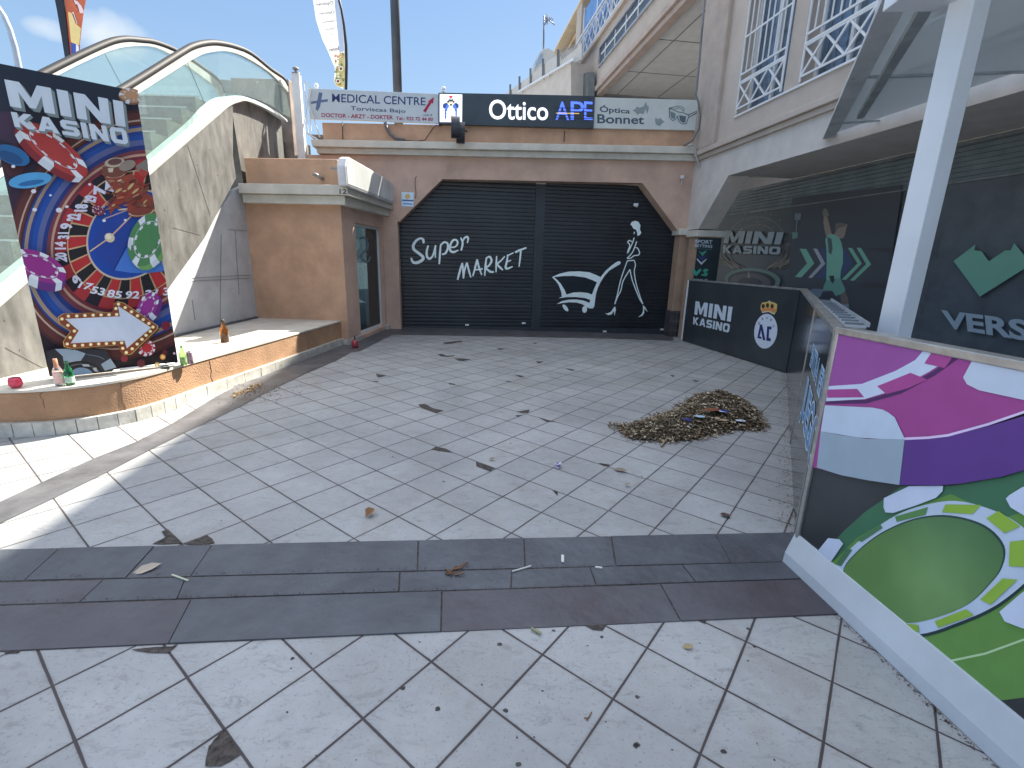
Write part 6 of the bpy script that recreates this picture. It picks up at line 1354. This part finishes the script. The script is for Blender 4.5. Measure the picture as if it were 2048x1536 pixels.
# ================================================================== LITTER
bott = mat('glass_brown', (.14, .055, .012), .06, var=.1, spec=.8); 
def glass_col(name, col, rough=.03):
    if name in MATS: return MATS[name]
    m = bpy.data.materials.new(name); m.use_nodes = True; b_ = m.node_tree.nodes['Principled BSDF']; b_.inputs['Base Color'].default_value = (*col, 1); b_.inputs['Roughness'].default_value = rough; b_.inputs['Transmission Weight'].default_value = .92; b_.inputs['IOR'].default_value = 1.45
    MATS[name] = m; return m
def height_at(P, py):
    lo, hi = -1, 4
    for _ in range(40):
        m = (lo + hi) / 2; Q = Vector((P.x, P.y, P.z + m)) - CAMP
        yc = Q.y * sp + Q.z * cp; zc = Q.y * cp - Q.z * sp; y_ = yc / zc; x_ = Q.x / zc; yy = x_ * sr + y_ * cr
        if 768 - F_PX * yy > py: lo = m
        else: hi = m
    return lo
def bottle(px_, py_, ytop, rpx, label, col_m, name='bottle', group=None, lab=None, cap=None, label_band=(.18, .48), liquid=None, shape=0):
    B = onz(px_, py_, PT + .001); H = height_at(B, ytop); d = (B - CAMP).length; cosq = (onz(px_, py_, PT) - CAMP).normalized().dot(FW); Rr = rpx / F_PX * d * cosq * cosq
    t = thing(name, label, 'bottle', group); t.location = (0, 0, 0)
    prof = [(Rr * .85, 0), (Rr, .01 * 1), (Rr, H * .52), (Rr * .92, H * .58), (Rr * .45, H * .76), (Rr * .36, H * .82), (Rr * .36, H * .96), (Rr * .42, H * .965), (Rr * .42, H)]
    mb = MB(); mb.lathe(B, prof, 24); mb.build('glass', col_m, t, smooth=True)
    if lab:
        mb = MB(); mb.lathe(B, [(Rr * 1.02, H * label_band[0]), (Rr * 1.025, H * label_band[0] + .001), (Rr * 1.025, H * label_band[1]), (Rr * 1.02, H * label_band[1] + .001)], 24); mb.build('label', lab, t, smooth=False)
    if cap:
        mb = MB(); mb.lathe(B + Vector((0, 0, H * cap[1])), [(Rr * .40, 0), (Rr * .44, .002), (Rr * .44, H * (cap[2] - cap[1])), (Rr * .3, H * (cap[2] - cap[1]) + .002)], 16); mb.build('neck_foil', cap[0], t, smooth=True)
    return t, B, H, Rr
lab_red = mat('label_red', (.50, .20, .17), .6, var=.6, scale=45, col2=(.62, .60, .56)); lab_gr = mat('label_green', (.45, .62, .50), .5, var=.3, scale=30)
bottle(121, 771, 717, 11, 'clear glass bottle with a red and white label in front of the poster', glass_col('glass_clear', (.88, .92, .92)), lab=lab_red, cap=(mat('foil_orange', (.55, .22, .12), .4), .66, .97), label_band=(.10, .52))
bottle(142, 770, 722, 10.5, 'dark green bottle with a pale green label beside the clear bottle', glass_col('glass_dgreen', (.05, .32, .14)), lab=lab_gr, label_band=(.12, .36))
bottle(368, 730, 691, 7.5, 'bright green bottle by the right foot of the poster', glass_col('glass_lgreen', (.35, .72, .22)), lab=mat('label_lime', (.30, .45, .18), .5, var=.3, scale=30), label_band=(.12, .40))
t, B, H, Rr = bottle(450.5, 684.5, 639, 9.2, 'brown beer bottle with a cream side label, alone on the shaded ledge', glass_col('glass_brown2', (.30, .12, .03)), cap=(mat('foil_dark', (.05, .04, .03), .5), .84, 1.0))
mb = MB(); n = 7; A0 = math.radians(200); prof = [(Rr * 1.03 * math.cos(A0 + k * .12), Rr * 1.03 * math.sin(A0 + k * .12)) for k in range(n)]
mb.add([B + Vector((x, y, H * .14)) for x, y in prof] + [B + Vector((x, y, H * .50)) for x, y in prof], [(k, k + 1, n + k + 1, n + k) for k in range(n - 1)]); mb.build('label', mat('label_cream', (.78, .72, .55), .6), t)
B = onz(381.5, 727.5, PT + .001); H = height_at(B, 703); Rr = 5.5 / F_PX * (B - CAMP).length * .82
cn_ = thing('drink_can', 'small dark and pink drinks can beside the bright green bottle', 'can'); mb = MB(); mb.lathe(B, [(Rr * .8, 0), (Rr, .008), (Rr, H * .92), (Rr * .85, H)], 20); mb.build('body', mat('can_dark', (.12, .05, .08), .3, metal=.4, var=.7, scale=30, col2=(.6, .45, .5)), cn_, smooth=True); mb = MB(); mb.lathe(B + Vector((0, 0, H)), [(Rr * .85, 0), (Rr * .8, .003), (Rr * .7, -.002)], 20); mb.build('lid', silver, cn_)
B = onz(33, 775, PT + .001); H = height_at(B, 755); Rr = 12.5 / F_PX * (B - CAMP).length * .62
mb = MB(); mb.lathe(B, [(Rr * .62, 0), (Rr * .95, H * .25), (Rr, H * .5), (Rr * .92, H * .8), (Rr * .78, H), (Rr * .72, H), (Rr * .86, H * .8), (Rr * .92, H * .5), (Rr * .85, H * .3), (Rr * .5, H * .2)], 28); mb.build('candle_cup', mat('cup_pink', (.72, .06, .12), .15, var=.1), None, smooth=True, label='round pinkish red glass candle cup at the far left end of the ledge', cat='cup')
B = gp(710.5, 696) + Vector((0, 0, .004)); H = height_at(B, 671); Rr = 6 / F_PX * (B - CAMP).length
t = thing('bottle', 'small red bottle with a thin dark neck on the ground by the kiosk corner', 'bottle'); mb = MB(); mb.lathe(B, [(Rr * .8, 0), (Rr, .01), (Rr, H * .5), (Rr * .35, H * .68)], 20); mb.build('body', mat('bottle_red', (.38, .05, .07), .3, var=.4, scale=30), t, smooth=True); mb = MB(); mb.tube([B + Vector((0, 0, H * .66)), B + Vector((0, 0, H))], .011, 10); mb.build('neck', mat('pole_black', 0), t, smooth=True)

# swept heap of dry leaves
HP = [(1222, 849), (1245, 852), (1278, 846), (1317, 832), (1352, 820), (1373, 802), (1391, 792), (1424, 788), (1463, 793), (1492, 804), (1516, 822), (1528, 842), (1532, 858), (1522, 864), (1492, 862), (1463, 865), (1424, 873), (1395, 882), (1356, 886), (1317, 885), (1281, 884), (1258, 880), (1242, 867), (1227, 859)]
hp = [gp(*p) for p in HP]; hp2 = [(v.x, v.y) for v in hp]
cxh = sum(p[0] for p in hp2) / len(hp2); cyh = sum(p[1] for p in hp2) / len(hp2)
def inside(x, y):
    r_ = False; n_ = len(hp2)
    for i in range(n_):
        x1, y1 = hp2[i]; x2, y2 = hp2[(i + 1) % n_]
        if (y1 > y) != (y2 > y) and x < (x2 - x1) * (y - y1) / (y2 - y1) + x1: r_ = not r_
    return r_
def edge_d(x, y):
    m_d = 9
    for i in range(len(hp2)):
        a = Vector(hp2[i]); b_ = Vector(hp2[(i + 1) % len(hp2)]); p = Vector((x, y)); ab = b_ - a; t = max(0, min(1, (p - a).dot(ab) / ab.dot(ab))); m_d = min(m_d, (a + ab * t - p).length)
    return m_d
x0, x1 = min(p[0] for p in hp2), max(p[0] for p in hp2); y0, y1 = min(p[1] for p in hp2), max(p[1] for p in hp2)
rnd = random.Random(21)
def hz(x, y): 
    d = edge_d(x, y); return min(.11, d * .42) * (1 - .25 * math.sin(x * 23) * math.cos(y * 19))
lf = MB(); cols = [(112, 94, 72), (132, 112, 88), (154, 136, 112), (88, 72, 56), (170, 154, 130), (118, 102, 78), (134, 122, 104), (98, 86, 72), (70, 58, 46), (184, 172, 152)]
def leaf(mbx, P, L_, W2, yaw, tilt, roll, col, curl=.25):
    ca, sa = math.cos(yaw), math.sin(yaw); f = Vector((ca, sa, math.sin(tilt))).normalized(); s_ = Vector((-sa, ca, math.sin(roll))).normalized(); u_ = f.cross(s_).normalized()
    if u_.z < 0: u_ = -u_
    pts = [P - f * L_ / 2, P - f * L_ * .15 + s_ * W2 / 2 + u_ * curl * W2, P + f * L_ * .2 + s_ * W2 * .42 + u_ * curl * W2, P + f * L_ / 2 + u_ * curl * L_ * .3, P + f * L_ * .2 - s_ * W2 * .42 + u_ * curl * W2, P - f * L_ * .15 - s_ * W2 / 2 + u_ * curl * W2, P + f * L_ * .05]
    c1_ = lin(col); mbx.add(pts, [(0, 1, 6), (1, 2, 6), (2, 3, 6), (3, 4, 6), (4, 5, 6), (5, 0, 6)], c1_)
base = MB(); cells = 46; g_ = {}
for i in range(cells + 1):
    for j in range(cells + 1):
        x = x0 + (x1 - x0) * i / cells; y = y0 + (y1 - y0) * j / cells
        if inside(x, y): g_[(i, j)] = Vector((x, y, fl(x, y) + .004 + hz(x, y)))
vi = {k_: n_ for n_, k_ in enumerate(g_)}
lf.add(list(g_.values()), [(vi[(i, j)], vi[(i + 1, j)], vi[(i + 1, j + 1)], vi[(i, j + 1)]) for (i, j) in g_ if (i + 1, j) in g_ and (i + 1, j + 1) in g_ and (i, j + 1) in g_], lin((70, 60, 48)))
cnt = 0
while cnt < 8000:
    x, y = rnd.uniform(x0 - .06, x1 + .06), rnd.uniform(y0 - .06, y1 + .06); ins_ = inside(x, y)
    if not ins_ and (edge_d(x, y) > rnd.uniform(0, .07) or rnd.random() < .4): continue
    L_ = rnd.choice([.014, .018, .022, .028, .036, .046]) * rnd.uniform(.8, 1.2); z_ = fl(x, y) + .008 + (hz(x, y) if ins_ else 0) + rnd.uniform(0, .012)
    leaf(lf, Vector((x, y, z_)), L_, L_ * rnd.uniform(.25, .6), rnd.uniform(0, 6.28), rnd.uniform(-.5, .5), rnd.uniform(-.6, .6), rnd.choice(cols) if rnd.random() < .93 else (196, 188, 170)); cnt += 1
lm = print_mat('dry_leaf', .8, .2)
lf.build('leaf_heap', lm, None, label='swept heap of dry brown leaves on the court near the barrier', cat='leaves', kind='stuff')
# leaves blown along the foot of the low wall
lw = MB()
for k in range(260):
    x, y = rnd.gauss(520, 34), rnd.gauss(785, 11)
    v = gp(x, y); leaf(lw, Vector((v.x, v.y, v.z + .010)), rnd.uniform(.012, .03), .01, rnd.uniform(0, 6.28), 0, rnd.uniform(-.3, .3), rnd.choice(cols[:4]))
for k in range(150):
    t_ = rnd.random(); x, y = 466 + 56 * t_ + rnd.gauss(0, 3), 793 - 22 * t_ + rnd.gauss(0, 3)
    v = gp(x, y); leaf(lw, Vector((v.x, v.y, v.z + .010)), rnd.uniform(.02, .045), .015, rnd.uniform(0, 6.28), rnd.uniform(-.4, .4), rnd.uniform(-.3, .3), rnd.choice([(150, 128, 92), (176, 150, 110), (110, 88, 62)]))
lw.build('leaf_scatter', lm, None, label='thin scatter of leaf crumbs by the curved wall foot', cat='leaves', kind='stuff')
lw = MB()
for k in range(420):
    u = rnd.uniform(0, LB); P_ = BBC.p(u, 0, abs(rnd.gauss(0, .05)) + .005); z_ = fl(P_.x, P_.y); leaf(lw, Vector((P_.x, P_.y, z_ + .008)), rnd.uniform(.006, .02), .008, rnd.uniform(0, 6.28), 0, rnd.uniform(-.3, .3), rnd.choice(cols[:4]))
for k in range(260):
    P_ = BAB.p(rnd.uniform(0, LA), 0, abs(rnd.gauss(0, .04)) + .005); z_ = fl(P_.x, P_.y); leaf(lw, Vector((P_.x, P_.y, z_ + .008)), rnd.uniform(.008, .02), .008, rnd.uniform(0, 6.28), 0, 0, rnd.choice(cols[:4]))
for k in range(300):
    P_ = BCD.p(rnd.uniform(0, 1.3), 0, .055 + abs(rnd.gauss(0, .012))); z_ = fl(P_.x, P_.y); leaf(lw, Vector((P_.x, P_.y, z_ + .007)), rnd.uniform(.004, .012), .004, rnd.uniform(0, 6.28), 0, 0, (70, 50, 42))
for k in range(420):
    x = rnd.uniform(0, 1600); y = on_line(((0, 1160), (1575, 1125)) if k % 2 else ((0, 1209), (1610, 1160)), x)[1] + rnd.gauss(0, 1.2); v = gp(x, y); leaf(lw, Vector((v.x, v.y, v.z + .014)), rnd.uniform(.003, .010), .004, rnd.uniform(0, 6.28), 0, 0, rnd.choice([(70, 50, 40), (96, 74, 56), (50, 40, 36)]))
lw.build('dirt_crumbs', lm, None, label='fine dirt and leaf crumbs gathered along the barrier feet and slate joints', cat='dirt', kind='stuff')
def scrap(name, px_, py_, pts, col, label, cat, z=.006, on=None, thick=.004, extra=None):
    v = gp(px_, py_) if on is None else on
    mb = MB(); P = [Vector((v.x + a, v.y + b_, v.z + z + c_)) for a, b_, c_ in pts]; n_ = len(P); c0 = sum(P, Vector()) / n_ + Vector((0, 0, .006))
    mb.add(P + [c0], [(i, (i + 1) % n_, n_) for i in range(n_)], lin(col))
    if extra:
        for pts2, c2 in extra: P2 = [Vector((v.x + a, v.y + b_, v.z + z + .009 + c_)) for a, b_, c_ in pts2]; mb.add(P2, [tuple(range(len(P2)))], lin(c2))
    return mb.build(name, print_mat('paper', .6, .3), None, label=label, cat=cat)
def blob(w_, h_, n_=7, seed=0, lift=.01): r_ = random.Random(seed); return [(w_ * math.cos(6.28 * k / n_) * r_.uniform(.75, 1.2), h_ * math.sin(6.28 * k / n_) * r_.uniform(.75, 1.2), r_.uniform(0, lift)) for k in range(n_)]
def hp_pt(px_, py_):
    v = gp(px_, py_); 
    for _ in range(6): h_ = hz(v.x, v.y); r_ = ray(px_, py_); t = (fl(v.x, v.y) + h_ + .02 - CAM_H) / r_.z; v = CAMP + r_ * t
    return Vector((v.x, v.y, v.z))
for nm, x, y, w_, h_, c_, lb, cat, ex in (('wrapper', 1444, 825, .07, .05, (40, 60, 150), 'royal blue and white wrapper on the brown patch of the leaf heap', 'wrapper', [([(-.05, -.03, 0), (-.035, .03, 0), (-.01, -.02, 0), (.03, -.05, 0)], (225, 232, 245))]),
     ('wrapper', 1375, 842, .055, .05, (38, 48, 112), 'dark blue wrapper near the middle of the leaf heap', 'wrapper', [([(-.03, -.01, 0), (-.005, .02, 0), (0, -.02, 0)], (190, 205, 230))]),
     ('paper_scrap', 1398, 835, .07, .04, (160, 190, 215), 'pale blue paper scrap just right of the dark blue wrapper', 'paper', None), ('paper_scrap', 1376, 853, .05, .03, (150, 185, 215), 'pale blue paper scrap just below the dark blue wrapper', 'paper', None),
     ('wrapper', 1480, 844, .05, .045, (200, 206, 226), 'white and lilac wrapper at the right side of the leaf heap', 'wrapper', [([(-.02, -.02, 0), (.03, -.015, 0), (.02, .02, 0)], (120, 120, 170))]),
     ('paper_scrap', 1408, 811, .035, .02, (225, 220, 210), 'small white scrap in the upper middle of the leaf heap', 'paper', None), ('paper_scrap', 1419, 788, .035, .02, (220, 220, 214), 'white scrap at the very top edge of the leaf heap', 'paper', None),
     ('broken_pot', 1424, 822, .10, .06, (128, 74, 50), 'rust brown crumpled cardboard piece beside the royal blue wrapper', 'cardboard', None)):
    P_ = hp_pt(x, y); scrap(nm, x, y, blob(w_, h_, 7, int(x)), c_, lb, cat, z=.012, on=P_, extra=ex)
for k, (x, y) in enumerate(((1438, 842), (1448, 843), (1458, 847), (1434, 839))):
    P_ = hp_pt(x, y); mb = MB(); leaf(mb, P_ + Vector((0, 0, .014)), .09, .06, .3 * k, 0, .1, (168, 150, 124), .08); mb.build('large_leaf', lm, None, label=('second leaf from the left in the cluster of four pale dead leaves on the heap', 'third leaf from the left in the cluster of four pale dead leaves on the heap', 'rightmost leaf in the cluster of four pale dead leaves on the heap', 'leftmost leaf in the cluster of four pale dead leaves on the heap')[k], cat='leaf', group='cluster of pale dead leaves on the heap')
a, b_ = gp(1322, 895), gp(1341, 872); mb = MB(); mb.tube([a + Vector((0, 0, .014)), (a + b_) / 2 + Vector((0, 0, .022)), b_ + Vector((0, 0, .03))], [.011, .009, .007], 8); mb.build('stick', mat('stick_tan', (.34, .24, .16), .8), None, smooth=True, label='pale tan stick poking out of the front of the leaf heap', cat='stick')
def oneleaf(x, y, L_, W2, yaw, col, label, curl=.3, roll=.2):
    v = gp(x, y); mb = MB(); leaf(mb, v + Vector((0, 0, .014)), L_, W2, yaw, .1, roll, col, curl); return mb.build('fallen_leaf', lm, None, label=label, cat='leaf')
oneleaf(740, 1031, .085, .06, 1.2, (150, 116, 88), 'curled tan leaf alone in the left middle of the court', .5)
oneleaf(1240, 943, .12, .05, -.5, (128, 118, 102), 'flat brown leaf lying right of the crumpled wrapper', .1)
oneleaf(984, 921, .06, .03, .1, (130, 126, 108), 'small beige leaf near the centre of the court', .2)
oneleaf(294, 1143, .13, .06, .6, (172, 160, 146), 'large pale leaf on the slate band at the left', .15)
oneleaf(1255, 973, .05, .03, .4, (160, 152, 140), 'small pale leaf fragment below the flat brown leaf', .4)
oneleaf(1375, 1298, .05, .028, .0, (156, 140, 108), 'yellowish leaf fragment on the front pavement at the right', .1)
v = gp(1116, 935); B = Vector((v.x, v.y, v.z + .02)); mb = MB(); rnd2 = random.Random(9)
for k in range(14): 
    d_ = Vector((rnd2.uniform(-1, 1), rnd2.uniform(-1, 1), rnd2.uniform(-.4, .8))); d_.normalize(); mb.add([B + d_ * .04, B + Vector((d_.y, -d_.x, .3)) * .038, B + Vector((-d_.x, d_.z, -.2)) * .035], [(0, 1, 2)], lin(rnd2.choice([(205, 200, 222), (226, 222, 235), (90, 80, 110), (190, 186, 210)])))
mb.build('crumpled_wrapper', print_mat('paper', 0), None, label='crumpled lilac and white wrapper in the middle of the court', cat='wrapper')
v = gp(1451, 1033); mb = MB(); mb.add([Vector((v.x + a, v.y + b_, v.z + .009 + c_)) for a, b_, c_ in blob(.035, .03, 8, 3, .012)], [tuple(range(8))]); mb.build('squashed_fruit', mat('fruit_dark', (.12, .06, .06), .6, var=.5, scale=50), None, label='dark red squashed fruit stain at the right of the court', cat='litter')
def sliver(nm, a, b_, w_, m_, lb, cat, z=.016):
    A_, B_ = gp(*a), gp(*b_); mb = MB(); mb.beam(A_ + Vector((0, 0, z)), B_ + Vector((0, 0, z)), w_, .006); mb.build(nm, m_, None, label=lb, cat=cat)
pale = mat('pale_scrap', (.58, .60, .58), .6, var=.1); twig = mat('twig', (.16, .09, .05), .9, var=.3)
sliver('cigarette_butt', (1190, 1139), (1204, 1140.5), .011, pale, 'white cigarette butt on the middle slate row right of centre', 'cigarette butt')
sliver('plastic_clip', (1125, 1115), (1125, 1129), .016, pale, 'upright whitish plastic clip on the top slate row', 'litter')
sliver('plastic_strip', (1024, 1148), (1062, 1137), .006, pale, 'thin pale plastic strip on the middle slate row', 'litter')
sliver('grass_blade', (345, 1155), (378, 1167), .008, mat('grass_pale', (.45, .48, .36), .7), 'pale green grass blade below the large leaf on slate', 'blade')
sliver('grass_blade', (1062, 1262), (1082, 1273), .012, mat('grass_olive', (.26, .26, .14), .7), 'olive grass blade at the front edge of the slate', 'blade')
mb = MB(); tw_ = [((890, 1152), (936, 1132)), ((893, 1154), (920, 1150)), ((900, 1150), (912, 1140)), ((905, 1145), (926, 1142)), ((895, 1148), (904, 1156)), ((910, 1155), (930, 1154)), ((891, 1143), (902, 1152))]
for a, b_ in tw_: mb.tube([gp(*a) + Vector((0, 0, .016)), gp(*b_) + Vector((0, 0, .024))], .0045, 5)
mb.build('twig_tangle', twig, None, smooth=True, label='brown tangle of twigs on the joint between slate rows', cat='twig')
mb = MB()
for a, b_ in (((1183, 1428), (1176, 1440)), ((1176, 1440), (1168, 1439)), ((1176, 1440), (1173, 1444))): mb.tube([gp(*a) + Vector((0, 0, .010)), gp(*b_) + Vector((0, 0, .008))], .0022, 5)
mb.build('twig', twig, None, label='tiny forked twig on the front pavement right of centre', cat='twig')
